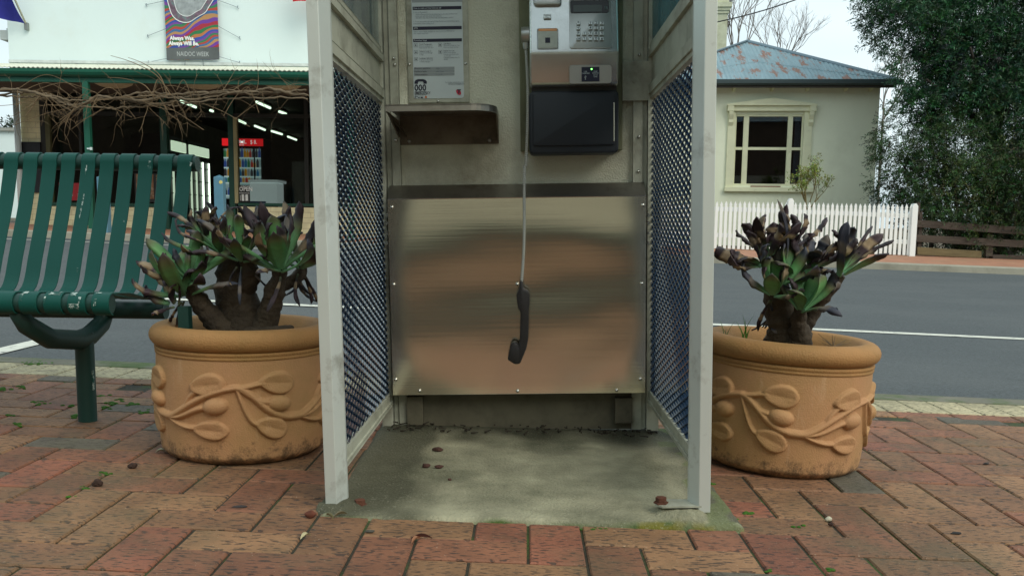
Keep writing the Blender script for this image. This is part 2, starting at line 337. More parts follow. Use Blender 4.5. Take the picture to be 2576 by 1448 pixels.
# kerb by the near road edge
M_conc = mat('kerb_concrete', (.15, .145, .11), rough=.9, var=.25, vscale=6, dirt=(.05, .10, .015), dscale=5, dlo=.45, dhi=.62, damt=.8, bump=.5, bscale=60)
mb = MB(); vs = []; fs = []; nx = 200
for i in range(nx + 1):
    x = -9 + 18 * i / nx; w = nz(x * 3, 1) * .012
    for (dy, z) in ((-.10 + w * .5, -.004), (-.095 + w * .5, .002), (.02 + w, .004), (.035 + w, -.008), (.045 + w, -.16)):
        yc = KERB + dy; y = yc - SY * x; vs.append((x, y, zn(x, y) + z + (nz(x * 20, dy * 40) * .002)))
for i in range(nx):
    for j in range(4): a = i * 5 + j; fs.append((a, a + 1, a + 6, a + 5))
tag(MB().add(vs, fs).build('near_kerb', M_conc, keep=True, smooth=False), kind='structure')
# road
M_road = mat('asphalt', (.072, .084, .088), rough=.85, var=.55, vscale=110, dirt=(.115, .125, .125), dscale=1.1, dlo=.42, dhi=.75, damt=.6, bump=.8, bscale=150, stretch=(.45, 1, 1))
vs, fs = strip(3.6, 14.03, -60, 60, zroad, 40, 16)
tag(MB().add(vs, fs).build('road', M_road, keep=True), kind='structure')
M_line = mat('road_paint', (.62, .63, .55), rough=.7, var=.12, vscale=20, dirt=(.12, .13, .13), dscale=16, dlo=.56, dhi=.66, damt=.85)
def linestrip(name, pa, pb, wd, n=30):
    vs = []; fs = []
    a = Vector((*pa, 0)); b = Vector((*pb, 0)); s = (b - a).normalized().cross(Vector((0, 0, 1))) * wd / 2
    for i in range(n + 1):
        p = a.lerp(b, i / n)
        for q in (p + s, p - s): vs.append((q.x, q.y, zroad(q.x, q.y) + .004))
    for i in range(n): fs.append((2 * i, 2 * i + 1, 2 * i + 3, 2 * i + 2))
    return tag(MB().add(vs, fs).build(name, M_line, keep=True), kind='structure')
def Gr(px, py):
    p = P(px, py, 5)
    for _ in range(12):
        lo = P(px, py, p.y); z = zroad(lo.x, lo.y); d = ray(px, py); t = (z - CH) / d.z; p = CAMP + d * t
    return p
linestrip('road_centre_line', (-30, 6.5 + SY * 30), (30, 6.5 - SY * 30), .10, 60)
linestrip('far_edge_line', (-30, 13.2 + SY * 30), (1.2, 13.2 - SY * 1.2), .10, 30)
_p, _q = Gr(-120, 915), Gr(160, 845)
linestrip('parking_line', (_p.x, _p.y), (_q.x, _q.y), .11, 14)
# far kerb and footpath, ground behind
M_conc2 = mat('far_kerb_concrete', (.30, .29, .23), rough=.9, var=.2, vscale=3, dirt=(.12, .11, .08), dscale=2, damt=.5)
mb = MB(); vs = []; fs = []; nx = 120
for i in range(nx + 1):
    x = -60 + i
    for (dy, z) in ((0, -.10), (.01, .0), (.03, .012), (.22, .012), (.23, -.05)):
        y = 14.0 + dy - SY * x; vs.append((x, y, zfar(x, y) + z))
for i in range(nx):
    for j in range(4): a = i * 5 + j; fs.append((a, a + 1, a + 6, a + 5))
tag(MB().add(vs, fs).build('far_kerb', M_conc2, keep=True), kind='structure')
M_fpath = mat('far_pavers', (.36, .17, .10), rough=.85, var=.25, vscale=5, dirt=(.30, .22, .13), dscale=1.6, damt=.6, bump=.3, bscale=30)
vs, fs = strip(14.2, 17.6, -60, 60, zfar, 60, 8)
tag(MB().add(vs, fs).build('far_footpath', M_fpath, keep=True), kind='structure')
M_soil = mat('garden_soil', (.10, .075, .045), rough=.95, var=.4, vscale=2, dirt=(.07, .10, .03), dscale=.6, damt=.8, bump=.6, bscale=10)
vs, fs = strip(17.6, 600, -400, 400, lambda x, y: zfar(max(-30, min(30, x)), y), 60, 60, -.01)
tag(MB().add(vs, fs).build('ground', M_soil, keep=True), kind='structure')
# concrete slab of the booth
M_slab = bpy.data.materials.new('slab_concrete'); M_slab.use_nodes = True; t = M_slab.node_tree; b = t.nodes['Principled BSDF']; L = t.links.new
_m = mat('slab_tmp', (.35, .335, .225), rough=.85, var=.22, vscale=7, dirt=(.085, .09, .05), dscale=3.0, dlo=.42, dhi=.66, damt=.8, bump=.7, bscale=140)
M_slab = _m; M_slab.name = 'slab_concrete'; t = M_slab.node_tree; b = t.nodes['Principled BSDF']; L = t.links.new
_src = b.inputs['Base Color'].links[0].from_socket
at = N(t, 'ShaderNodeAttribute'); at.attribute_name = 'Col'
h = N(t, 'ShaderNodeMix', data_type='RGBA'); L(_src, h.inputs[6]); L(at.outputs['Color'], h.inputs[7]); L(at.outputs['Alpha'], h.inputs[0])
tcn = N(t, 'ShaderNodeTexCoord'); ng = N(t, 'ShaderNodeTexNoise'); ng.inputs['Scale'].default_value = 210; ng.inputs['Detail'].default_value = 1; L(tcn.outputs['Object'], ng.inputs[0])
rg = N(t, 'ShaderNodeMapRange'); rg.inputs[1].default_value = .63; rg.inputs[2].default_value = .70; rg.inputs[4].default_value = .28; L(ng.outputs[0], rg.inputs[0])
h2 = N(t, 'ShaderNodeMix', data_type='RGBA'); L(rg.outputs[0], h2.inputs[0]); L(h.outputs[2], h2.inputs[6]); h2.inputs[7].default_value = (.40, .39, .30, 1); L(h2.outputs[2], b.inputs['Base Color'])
SX0, SX1, SY0, SY1 = -.43, .53, 1.905, 2.88
mb = MB(); mb.col = []; nx, ny = 96, 96; vs = []; fs = []
for j in range(ny + 1):
    for i in range(nx + 1):
        u, v = i / nx, j / ny; x = SX0 + (SX1 - SX0) * u; y = SY0 + (SY1 - SY0) * v
        e = min(u * (SX1 - SX0), (1 - u) * (SX1 - SX0), v * (SY1 - SY0), (1 - v) * (SY1 - SY0))
        if j == 0 or j == 1: y += nz(x * 9, 3) * .012
        if i in (0, nx): x += nz(y * 9, 5) * .01
        z = .0085 - .012 * x + .0015 * nz(x * 8, y * 8) - max(0, .030 - e) ** 2 * 22 * (1.0 + .5 * nz(x * 25, y * 25))
        if e < .002: z -= .02
        # mortar pads under the two front posts
        for cx_ in (-.395, .395): z = max(z, .020 - max(0, ((x - cx_) ** 2 + (y - 1.99) ** 2) ** .5 - .045) * .9 + .006 * nz(x * 40, y * 40)) if ((x - cx_) ** 2 + (y - 1.99) ** 2) ** .5 < .07 else z
        vs.append((x, y, z))
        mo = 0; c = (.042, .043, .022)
        a1 = max(0, .30 - (x - SX0)) / .20 + .7 * nz(x * 9, y * 5, 2) - .15 + max(0, y - 2.45) * .8          # dirt along the left edge; last term extends the painted back shadow
        bk = max(0, y - 2.56 + .14 * nz(x * 7, y * 7, 6)) / .20                                     # debris and contact shadow along the back, painted into the colour
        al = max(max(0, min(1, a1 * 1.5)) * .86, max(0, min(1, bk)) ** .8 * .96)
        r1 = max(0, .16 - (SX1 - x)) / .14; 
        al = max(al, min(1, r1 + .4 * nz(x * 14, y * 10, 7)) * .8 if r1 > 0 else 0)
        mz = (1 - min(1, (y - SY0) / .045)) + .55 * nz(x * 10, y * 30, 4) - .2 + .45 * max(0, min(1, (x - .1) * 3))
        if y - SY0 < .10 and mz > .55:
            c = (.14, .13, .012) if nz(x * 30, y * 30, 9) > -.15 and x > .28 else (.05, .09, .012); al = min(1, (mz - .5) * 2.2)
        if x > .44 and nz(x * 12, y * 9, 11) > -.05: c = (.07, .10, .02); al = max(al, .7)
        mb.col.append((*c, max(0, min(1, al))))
for j in range(ny):
    for i in range(nx): a = j * (nx + 1) + i; fs.append((a, a + 1, a + nx + 2, a + nx + 1))
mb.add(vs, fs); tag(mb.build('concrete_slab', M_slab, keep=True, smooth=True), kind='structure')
def zslab(x, y): return .0085 - .012 * x if SX0 < x < SX1 and SY0 < y < SY1 else zn(x, y)
# ================================================================ phone booth
_o = P(1301, 1290, 1.97)
FB = Matrix.Translation((_o.x, 1.97, _o.z + .002)) @ Matrix.Rotation(-.014, 4, 'Z') @ Matrix.Rotation(-.026, 4, 'Y')
HW = (LP(FB, 1, 0, 1785, 1290).x - LP(FB, 1, 0, 818, 1290).x) / 2; DP = .86
booth = thing('phone_booth', 'grey framed phone booth with blue mesh sides and a steel lower panel, open in front', 'phone booth', _o, frame=FB)
BH = 2.25
def bpart(mb, name, mats, **k): return mb.build(name, mats, booth, **k)
for s in (-1, 1):
    m_ = MB(FB); pts = [(s * HW, 0), (s * (HW - .026), 0), (s * (HW - .043), .038), (s * (HW - .043), .052), (s * HW, .052)]
    z0 = -.004; m_.prism([(p[0], p[1]) for p in pts], z0, BH, axis='z', bev=.0015); bpart(m_, 'front_post', M_paint)
    m_ = MB(FB)
    m_.box(s * HW, s * (HW - .034), DP - .045, DP + .02, z0, BH, bev=.002)
    m_.box(s * (HW - .036), s * (HW - .050), DP - .020, DP + .01, z0, BH)
    m_.box(s * (HW - .052), s * (HW - .078), DP - .028, DP + .005, z0, BH, bev=.0015)
    bpart(m_, 'rear_post', M_paint2)
# heights of the side rails, read on the left panel
XI = HW - .022
def LX(s, px, py): return LP(FB, 0, s * XI, px, py)
_rb = LP(FB, 0, -XI, 868, 1125).z; _rt2 = LP(FB, 0, -XI, 960, 256).z; _rt1 = LP(FB, 0, -XI, 955, 149).z
RAILS = dict(bottom=_rb, mesh_top=_rt2, glass=_rt1)
print('RAILS', RAILS, 'HW', HW)
for s in (-1, 1):
    zb = _rb - .035
    for grp in (((zb, zb + .012, .012), (zb + .012, zb + .038, .008)), ((_rt2 - .008, _rt2 + .006, .008), (_rt2 + .005, _rt2 + .032, .013)), ((_rt1 - .012, _rt1 + .010, .014), (_rt1 + .009, _rt1 + .030, .009))):
        m_ = MB(FB)
        for (a, c_, dx) in grp: m_.box(s * (XI - dx), s * (XI + dx), .05, DP - .04, a, c_, bev=.0012)
        bpart(m_, 'side_rail', M_paint2)
    m_ = MB(FB); m_.box(s * (XI - .004), s * (XI + .004), .05, DP - .04, _rt2 + .03, _rt1 - .01); bpart(m_, 'infill_panel', M_paint2)
    m_ = MB(FB); m_.box(s * (XI - .003), s * (XI + .003), .045, DP - .04, _rt1 + .028, BH - .1)
    bpart(m_, 'side_glass', glassmat('booth_glass_clear', (.9, .96, .95), .06, film=(.6, .7, .7), fa=.10) if s < 0 else glassmat('booth_glass_teal', (.50, .72, .74), .10, film=(.10, .22, .24), fa=.55))
    # expanded metal: diamonds 48 x 20.5 mm, strands are ribbons set across the sheet
    m_ = MB(FB); y0, y1, z0, z1 = .048, DP - .042, _rb + .0, _rt2 - .004; lw, sw, dp, th = .061, .0218, .0056, .0026
    nc = int((y1 - y0) / (lw / 2)); nr = int((z1 - z0) / sw) + 1
    for c in range(nc + 1):
        ya, yb = y0 + c * lw / 2, min(y1, y0 + (c + 1) * lw / 2)
        for r in range(-1, nr + 1):
            for q in (0, 1):
                za = z0 + r * sw + (sw / 2 if c % 2 else 0); zb_ = za + (sw / 2 if q else -sw / 2)
                if max(za, zb_) > z1 or min(za, zb_) < z0: continue
                tilt = .0015
                vs = []
                for (yy, zz) in ((ya, za), (yb, zb_)):
                    for (xx, zo) in ((-dp / 2, -tilt - th / 2), (dp / 2, tilt - th / 2), (dp / 2, tilt + th / 2), (-dp / 2, -tilt + th / 2)):
                        vs.append((s * XI + xx, yy, zz + zo * 1.0))
                m_.add(vs, [(0, 1, 5, 4), (1, 2, 6, 5), (2, 3, 7, 6), (3, 0, 4, 7)])
    bpart(m_, 'mesh_panel', M_mesh)
# back panel, lower skirt, roof
m_ = MB(FB); m_.box(-HW + .079, HW - .079, DP - .012, DP + .004, .10, BH); bpart(m_, 'back_panel', M_texpaint)
m_ = MB(FB); m_.box(-HW + .08, HW - .08, DP - .02, DP - .004, -.004, .20); m_.box(-HW + .08, -HW + .13, DP - .045, DP - .022, .02, .11); m_.box(HW - .135, HW - .08, DP - .045, DP - .022, .02, .10); bpart(m_, 'skirt_panel', mat('skirt_paint', (.13, .12, .08), rough=.6, var=.3, vscale=5, dirt=(.03, .028, .02), dscale=4, damt=.8))
m_ = MB(FB); m_.box(-HW - .02, HW + .02, -.03, DP + .03, BH, BH + .09, bev=.01); m_.box(-HW + .03, HW - .03, .03, .05, BH - .16, BH); bpart(m_, 'roof', M_paint)
# steel cover box
PY = DP - .085
x0, x1, zb, zt = RP(FB, PY, 973, 497, 1627, 990); x0 = LP(FB, 1, PY, 980, 700).x; x1 = LP(FB, 1, PY, 1624, 700).x
_t = LP(FB, 1, DP - .045, 1300, 462).z
nxx, nzz = 60, 48; vs = []; fs = []
for j in range(nzz + 1):
    for i in range(nxx + 1):
        x = x0 + (x1 - x0) * i / nxx; z = zb + (zt - zb) * j / nzz
        uu = (x - x0) / (x1 - x0); vv = (z - zb) / (zt - zb)
        yy = PY + .0095 * math.sin(math.pi * uu) * (.35 + .65 * math.sin(math.pi * vv)) - .0012 * math.sin(vv * 9 + 1.2 * (uu - .5) ** 2) + .0009 * nz(x * 5, z * 9, 3) + .0005 * math.sin(vv * 14 + math.cos(uu * 3) * .8)
        vs.append((x, yy, z))
for j in range(nzz):
    for i in range(nxx): a = j * (nxx + 1) + i; fs.append((a, a + 1, a + nxx + 2, a + nxx + 1))
m_ = MB(FB); m_.add(vs, fs); cover = None
m2 = MB(FB); m2.v = m_.v; m2.f = m_.f; m2.m = m_.m
cover = bpart(m2, 'steel_cover', M_steel, smooth=True)
m_ = MB(FB)
m_.add([(x0, PY, zt), (x1, PY, zt), (x1, DP - .03, _t), (x0, DP - .03, _t)], [(0, 1, 2, 3)])
m_.add([(x0, PY + .0006, zb), (x0, PY + .0006, zt), (x0, DP - .03, _t), (x0, DP - .03, zb)], [(0, 1, 2, 3)]); m_.add([(x1, PY + .0006, zb), (x1, PY + .0006, zt), (x1, DP - .03, _t), (x1, DP - .03, zb)], [(0, 1, 2, 3)])
m_.add([(x0, PY + .0006, zb), (x1, PY + .0006, zb), (x1, DP - .03, zb), (x0, DP - .03, zb)], [(0, 1, 2, 3)])
m_.build('cover_return', M_steel2, cover)
m_ = MB(FB); m_.tube([(x0, PY, zt), (x1, PY, zt)], .0016, 6); m_.build('folded_lip', M_screw, cover)
for (a, c) in ((507, 247), (1889, 235), (517, 673), (1883, 667), (528, 1196), (1876, 1193), (659, 1258), (1200, 1259), (1746, 1255), (1197, 671)):
    q = LP(FB, 1, PY - .003, 754.4 + a / 2.193, 408.6 + c / 2.193); m_ = MB(FB)
    m_.lathe([(.0001, -.0045), (.0035, -.004), (.0052, -.002), (.0056, .004)], 14, c=(q.x, q.y, q.z), axis='y'); m_.lathe([(.0015, -.0052), (.0022, -.0046)], 8, c=(q.x, q.y, q.z), axis='y')
    m_.build('screw', M_screw, cover, smooth=True)
for zz in (.86, .80, .74, .68):   # pressed louvre nicks down the side flanges
    for s in (-1, 1):
        q = LP(FB, 1, DP - .06, 974 if s < 0 else 1630, {.86: 540, .80: 560, .74: 585, .68: 610}[zz])
        m_ = MB(FB); m_.box(q.x - .003, q.x + .003, DP - .07, DP - .05, q.z - .006, q.z + .004); m_.build('flange_nick', M_screw, cover)
# small screws on the rear posts
for (a, c) in ((1249, 1418), (1252, 1133), (1257, 455)):
    q = LP(FB, 1, DP - .031, 1226 + a / 3.291, c / 3.291); m_ = MB(FB); m_.lathe([(.0001, -.004), (.004, -.003), (.005, .003)], 12, c=(q.x, q.y, q.z), axis='y'); bpart(m_, 'post_screw', M_screw, smooth=True)
for (a, c) in ((880, 484), (888, 536), (895, 1160)):
    q = LP(FB, 1, DP - .031, 723 + a / 3.291, c / 3.291); m_ = MB(FB); m_.lathe([(.0001, -.004), (.004, -.003), (.005, .003)], 12, c=(q.x, q.y, q.z), axis='y'); bpart(m_, 'post_screw', M_screw, smooth=True)
# foot brackets with rusty bolts
for s, (bx, by) in ((1, (1662, 1262)), (-1, (905, 1268))):
    q = LP(FB, 2, .014, bx, by); m_ = MB(FB); m_.prism([(s * (HW - .02), .0), (s * (HW - .02), .05), (q.x, q.y + .03), (q.x - s * .015, q.y - .005), (q.x, q.y - .025)], .008, .012, axis='z'); br = bpart(m_, 'foot_bracket', M_paint2)
    m_ = MB(FB); m_.lathe([(.017, .012), (.017, .015), (.0125, .015), (.0125, .026), (.001, .028)], 6 if s > 0 else 6, c=(q.x, q.y, 0)); m_.build('bolt', M_rust, br)
# lock plate at the right rear post
x0_, x1_, z0_, z1_ = RP(FB, DP - .033, 1226 + 1115 / 3.291, 510 / 3.291, 1226 + 1335 / 3.291, 835 / 3.291)
m_ = MB(FB); m_.box(x0_, x1_, DP - .036, DP - .030, z0_, z1_, bev=.001); q = LP(FB, 1, DP - .036, 1226 + 1215 / 3.291, 672 / 3.291); m_.lathe([(.001, -.003), (.006, -.003), (.006, .003)], 12, c=(q.x, q.y, q.z), axis='y'); bpart(m_, 'lock_plate', M_paint2)
# shelf (front edge rounded on the right), with its back flange
SYF = DP - .26
a0 = LP(FB, 1, SYF, 723 + 808 / 3.291, 842 / 3.291); a1 = LP(FB, 1, SYF, 723 + 1520 / 3.291, 858 / 3.291); zt_ = a1.z; hth = .5 * (LP(FB, 1, SYF, 1100, 842 / 3.291).z - LP(FB, 1, SYF, 1100, 900 / 3.291).z) * 1.9
a2 = LP(FB, 1, SYF + .10, 723 + 1735 / 3.291, 890 / 3.291)
pts = [(a0.x, SYF), (a1.x, SYF)] + [(a1.x + (a2.x - a1.x) * math.sin(k * math.pi / 16), SYF + .10 - .10 * math.cos(k * math.pi / 16)) for k in range(1, 9)] + [(a2.x, DP - .013), (a0.x + .0, DP - .02)]
m_ = MB(FB); m_.prism(pts, zt_ - .004, zt_, axis='z'); 
n_ = len(pts)
for k in range(n_ - 2):
    p, q = Vector((*pts[k], 0)), Vector((*pts[k + 1], 0)); d = (q - p).normalized(); nn = Vector((d.y, -d.x, 0)) * -.003
    m_.add([(p.x, p.y, zt_ + .0005), (q.x, q.y, zt_ + .0005), (q.x, q.y, zt_ - hth), (p.x, p.y, zt_ - hth), (p.x + nn.x, p.y + nn.y, zt_ + .0005), (q.x + nn.x, q.y + nn.y, zt_ + .0005), (q.x + nn.x, q.y + nn.y, zt_ - hth), (p.x + nn.x, p.y + nn.y, zt_ - hth)], [(0, 1, 2, 3), (4, 5, 6, 7), (0, 1, 5, 4), (3, 2, 6, 7)])
shelf = bpart(m_, 'shelf', M_steel2)
xa, xb, za, zb_ = RP(FB, DP - .018, 723 + 932 / 3.291, 940 / 3.291, 723 + 1748 / 3.291, 1195 / 3.291)
m_ = MB(FB); m_.box(xa, xb, DP - .019, DP - .0135, za, zt_ - .004); m_.add([(a0.x, SYF, zt_ - hth), (a0.x, DP - .02, zt_ - hth), (a0.x + .03, DP - .02, za + .02), (a0.x + .002, SYF, zt_ - hth)], [(0, 1, 2, 3)])
m_.prism([(SYF + .004, zt_ - hth), (DP - .02, zt_ - hth), (DP - .02, za + .02)], a0.x + .002, a0.x + .006, axis='x')
m_.prism([(SYF + .12, zt_ - hth), (DP - .02, zt_ - hth), (DP - .02, za + .005)], xb - .004, xb, axis='x')
m_.build('shelf_bracket', mat('bracket_steel', (.17, .14, .10), rough=.5, metal=.6, var=.3, vscale=6, dirt=(.04, .03, .02), dscale=5, damt=.8), shelf)
for (a, c) in ((1008, 1170), (1672, 1162)):
    q = LP(FB, 1, DP - .019, 723 + a / 3.291, c / 3.291); m_ = MB(FB); m_.lathe([(.0001, -.005), (.005, -.004), (.006, .002)], 12, c=(q.x, q.y, q.z), axis='y'); m_.build('screw', M_steel2, shelf, smooth=True)
# ================================================================ instruction notice
def zr(x, y): return 723 + x / 3.291, y / 3.291      # coordinates read in the notice zoom
NY = DP - .013
fx0, fx1, fz0, fz1 = RP(FB, NY - .006, *zr(990, -130), *zr(1498, 850))
q = FB @ Vector(((fx0 + fx1) / 2, NY, fz0))
notice = thing('instruction_notice', 'white printed payphone instruction card in a grey metal frame above the shelf', 'notice', q, frame=FB)
m_ = MB(FB); m_.box(fx0, fx1, NY - .006, NY, fz0, fz1, bev=.001); m_.build('frame', M_paint2, notice)
cx0, cx1, cz0, cz1 = RP(FB, NY - .0072, *zr(1034, -100), *zr(1452, 816))
m_ = MB(FB); r = .008
pts = []
for (cx, cz, a) in ((cx1 - r, cz0 + r, -90), (cx1 - r, cz1 - r, 0), (cx0 + r, cz1 - r, 90), (cx0 + r, cz0 + r, 180)):
    for k in range(5): an = math.radians(a + k * 22.5); pts.append((cx + r * math.cos(an), cz + r * math.sin(an)))
m_.prism(pts, NY - .0076, NY - .0058)
card = m_.build('card', mat('card_white', (.50, .58, .60), rough=.35, coat=.4, var=.05), notice)
M_txt = mat('print_grey', (.12, .16, .20), rough=.6); M_navy = mat('print_navy', (.012, .014, .035), rough=.6); M_grey = mat('print_band', (.27, .31, .32), rough=.6); M_wtxt = mat('print_white', (.6, .68, .70), rough=.6)
M_red = mat('print_red', (.5, .02, .06), rough=.5); M_org = mat('print_orange', (.6, .16, .03), rough=.5)
FT = FB @ Matrix.Rotation(math.pi / 2, 4, 'X')       # text plane facing the camera: x right, y up, z toward -Y
def tmat(fr, x, y, z): return Matrix.Translation((x, y, z)) @ Matrix.Rotation(math.pi / 2, 4, 'X')
def cardrect(mb, a, b, c, d, y, mi=0):
    p = RP(FB, y, *zr(a, b), *zr(c, d)); mb.box(p[0], p[1], y, y + .0006, p[2], p[3], mi=mi)
def cardtext(mb, s, a, b, h, y, mi=0, sx=1.0, bold=0.0, align='LEFT'):
    q = LP(FB, 1, y, *zr(a, b)); hh = h / 3.291 * 2.8 / FPX * 1.38; mb.text(s, hh, tmat(FB, q.x, y, q.z), mi, align, sx, bold)
m_ = MB(FB); y = NY - .0085
for (a, b, c, d) in ((1035, 55, 1438, 82), (1038, 220, 1441, 247), (1040, 322, 1443, 348)): cardrect(m_, a, b, c, d, y, 0)
for (b, d) in ((556, 578), (580, 603), (606, 628)): cardrect(m_, 1047, b, 1382, d, y, 1)
for (a, b, c, d) in ((1028, -60, 1446, 20),): cardrect(m_, a, b, c, d, y, 1)
for (a, b) in ((1046, 362), (1048, 420), (1050, 478), (1248, 360), (1250, 418)):
    for (e, f, g_, h_) in ((0, 0, 28, 1.5), (0, 26.5, 28, 28), (0, 0, 1.5, 28), (26.5, 0, 28, 28)): cardrect(m_, a + e, b + f, a + g_, b + h_, y, 2)
    cardrect(m_, a + 9, b + 10, a + 19, b + 19, y, 0)
y2 = y - .0006
for (s, a, b, h, mi, sx) in (("How to make an International call", 1042, 77, 13, 3, .9), ("SMS", 1045, 243, 14, 3, 1), ("Function keys", 1047, 344, 14, 3, .95),
    ("1. Use a Phonecard", 1040, 110, 11, 2, .95), ("Insert a Phonecard into slot following the direction of the arrow", 1062, 126, 10, 2, .92), ("on the card with the metal strip facing up.", 1055, 141, 10, 2, .92), ("Dial 0011 then the country code and destination number", 1062, 156, 10, 2, .95),
    ("2. Or use any suitable third party Calling Card of your choice following the", 1042, 186, 10, 2, .88), ("instructions of that Calling Card", 1042, 203, 10, 2, .92),
    ("Follow screen display prompts for how to send an SMS from an", 1045, 268, 10, 2, .92), ("SMS capable payphone", 1045, 284, 10, 2, .92),
    ("Card Changeover", 1090, 374, 11, 0, .95), ("Press to exchange low", 1090, 388, 9, 2, .95), ("value card for new card", 1090, 402, 9, 2, .95), ("Volume Control", 1091, 431, 11, 0, .95), ("4 Levels: Low through", 1091, 445, 9, 2, .95), ("to high", 1091, 459, 9, 2, .95),
    ("Language Selection", 1092, 489, 11, 0, .95), ("Press to scroll through", 1092, 503, 9, 2, .95), ("available languages", 1092, 517, 9, 2, .95), ("OK Menu", 1292, 370, 11, 0, .95), ("Select SMS or Redial list. Then", 1292, 384, 9, 2, .85), ("follow the display prompts", 1292, 398, 9, 2, .9),
    ("Follow on Call", 1292, 428, 11, 0, .95), ("Button under handset.", 1292, 442, 9, 2, .9), ("Press to end call and make", 1292, 456, 9, 2, .9), ("the next call", 1292, 470, 9, 2, .9), ("Commence dialling within 10", 1292, 484, 9, 2, .88), ("seconds", 1292, 498, 9, 2, .9),
    ("Directory assistance", 1050, 573, 12, 0, .95), ("1223", 1226, 573, 11, 2, 1), ("Payphone faults", 1050, 599, 12, 0, .95), ("1800 2244", 1226, 599, 11, 2, 1), ("Telstra enquiries", 1050, 624, 12, 0, .95), ("13 22 00", 1226, 624, 11, 2, 1),
    ("For further information, visit", 1305, 688, 10, 2, .95), ("telstra.com/payphones", 1330, 702, 11, 0, .95)):
    cardtext(m_, s, a, b, h, y2, mi, sx)
cardtext(m_, "000", 1051, 752, 50, y2, 0, .93, .02); cardtext(m_, "EMERGENCY", 1052, 783, 21, y2, 0, .78, .01)
# handset pictogram over 000
def cq(a, b): q = LP(FB, 1, y2, *zr(a, b)); return (q.x, q.z)
m_.prism([cq(*p) for p in ((1051, 695), (1051, 678), (1060, 664), (1080, 657), (1122, 657), (1142, 663), (1153, 676), (1153, 694), (1126, 694), (1126, 682), (1118, 675), (1088, 675), (1079, 682), (1079, 695))], y2, y2 + .0006, mi=0)
cardrect(m_, 1052, 759, 1153, 760.5, y2, 0); cardrect(m_, 1052, 786, 1153, 787.5, y2, 0)
for (a, b, c, d) in ((1054, 796, 1060, 812), (1064, 798, 1078, 802), (1080, 804, 1094, 810)): cardrect(m_, a, b, c, d, y2, 0)
m_.prism([cq(1112 + 12 * math.cos(t_), 802 + 11 * math.sin(t_)) for t_ in [k * math.pi / 6 for k in range(7)]], y2, y2 + .0006, mi=0)
m_.prism([cq(*p) for p in ((1138, 812), (1135, 802), (1142, 797), (1145, 792), (1149, 798), (1154, 800), (1152, 812))], y2, y2 + .0006, mi=5)
m_.prism([cq(1416 + 24 * math.cos(t_) * .8 + 8 * math.sin(t_), 764 + 24 * math.sin(t_)) for t_ in [k * math.pi / 10 for k in range(20)]], y2, y2 + .0006, mi=4)
m_.prism([cq(*p) for p in ((1404, 741), (1436, 741), (1435, 749), (1424, 749), (1423, 778), (1413, 778), (1414, 749), (1403, 749))], y2 - .0006, y2, mi=0)
m_.build('print', [M_navy, M_grey, M_txt, M_wtxt, M_red, M_org], card)
for (a, c) in ((1010, 535), (1474, 528), (1247, 838)):
    q = LP(FB, 1, NY - .006, *zr(a, c)); m_ = MB(FB); m_.lathe([(.0001, -.004), (.004, -.003), (.005, .002)], 12, c=(q.x, q.y, q.z), axis='y'); m_.build('screw', M_screw, notice, smooth=True)
# ================================================================ payphone
def zp(x, y): return 1226 + x / 3.291, y / 3.291
BKY = DP - .013; FY = DP - .145; 
q = FB @ Vector((LP(FB, 1, BKY, *zp(715, 1250)).x, BKY, LP(FB, 1, BKY, *zp(715, 1250)).z))
phone = thing('payphone', 'silver wall payphone with keypad, black lower box and its handset hanging on a steel cord', 'payphone', q, frame=FB)
M_cast = mat('cast_silver', (.60, .62, .60), rough=.27, metal=.85, var=.08, vscale=5, dirt=(.2, .2, .18), dscale=6, damt=.35)
M_box = mat('navy_plastic', (.010, .016, .024), rough=.55, var=.1)
M_olive = mat('olive_backing', (.17, .18, .10), rough=.6, var=.15, vscale=4, dirt=(.05, .045, .02), dscale=4, damt=.7)
m_ = MB(FB); p = RP(FB, BKY - .012, *zp(265, -300), *zp(1118, 1250)); m_.box(p[0], p[1], BKY - .014, BKY, p[2], p[3], bev=.003); m_.build('backing_plate', M_olive, phone)
# upper body: crease at y=430, sloping face above it, lower face tucks in
def zq(yv, px, py): v = LP(FB, 1, yv, *zp(px, py)); return v
cr = zq(FY, 715, 430).z; bt = zq(FY + .012, 715, 712).z; xl = zq(FY, 348, 430).x; xr = zq(FY, 1089, 430).x
topz = cr + .36
prof = [(BKY - .014, bt + .004), (FY + .034, bt), (FY + .020, bt + .010), (FY, cr), (FY + .002, cr + .006), (FY + .085, topz), (BKY - .014, topz)]
m_ = MB(FB); m_.prism(prof, xl, xr, axis='x', bev=.007, seg=3); body = m_.build('body', M_cast, phone, smooth=True, angle=35)
def slope_y(z): return FY + .002 + (z - cr - .006) / (topz - cr - .006) * .083
SL = math.atan2(.083, topz - cr - .006)
def onface(px, py):
    """point on the sloping upper face"""
    yv = FY
    for _ in range(8): v = LP(FB, 1, yv, *zp(px, py)); yv = slope_y(v.z)
    return v
NF = Vector((0, -math.cos(SL), math.sin(SL)))
MF0 = Matrix.Rotation(-SL, 4, 'X')
def facebox(mb, a, b, c, d, h0, h1, mi=0, bev=0.0):
    """box lying on the sloping face between zoom pixels (a,b)-(c,d), from h0 to h1 outward"""
    v = onface((a + c) / 2, (b + d) / 2); wx = onface(c, (b + d) / 2).x - onface(a, (b + d) / 2).x; hz = (onface((a + c) / 2, b) - onface((a + c) / 2, d)).length
    M = Matrix.Translation(v) @ MF0; mb.box(-wx / 2, wx / 2, -h1, -h0, -hz / 2, hz / 2, mi=mi, bev=bev, M=M); return M, wx, hz
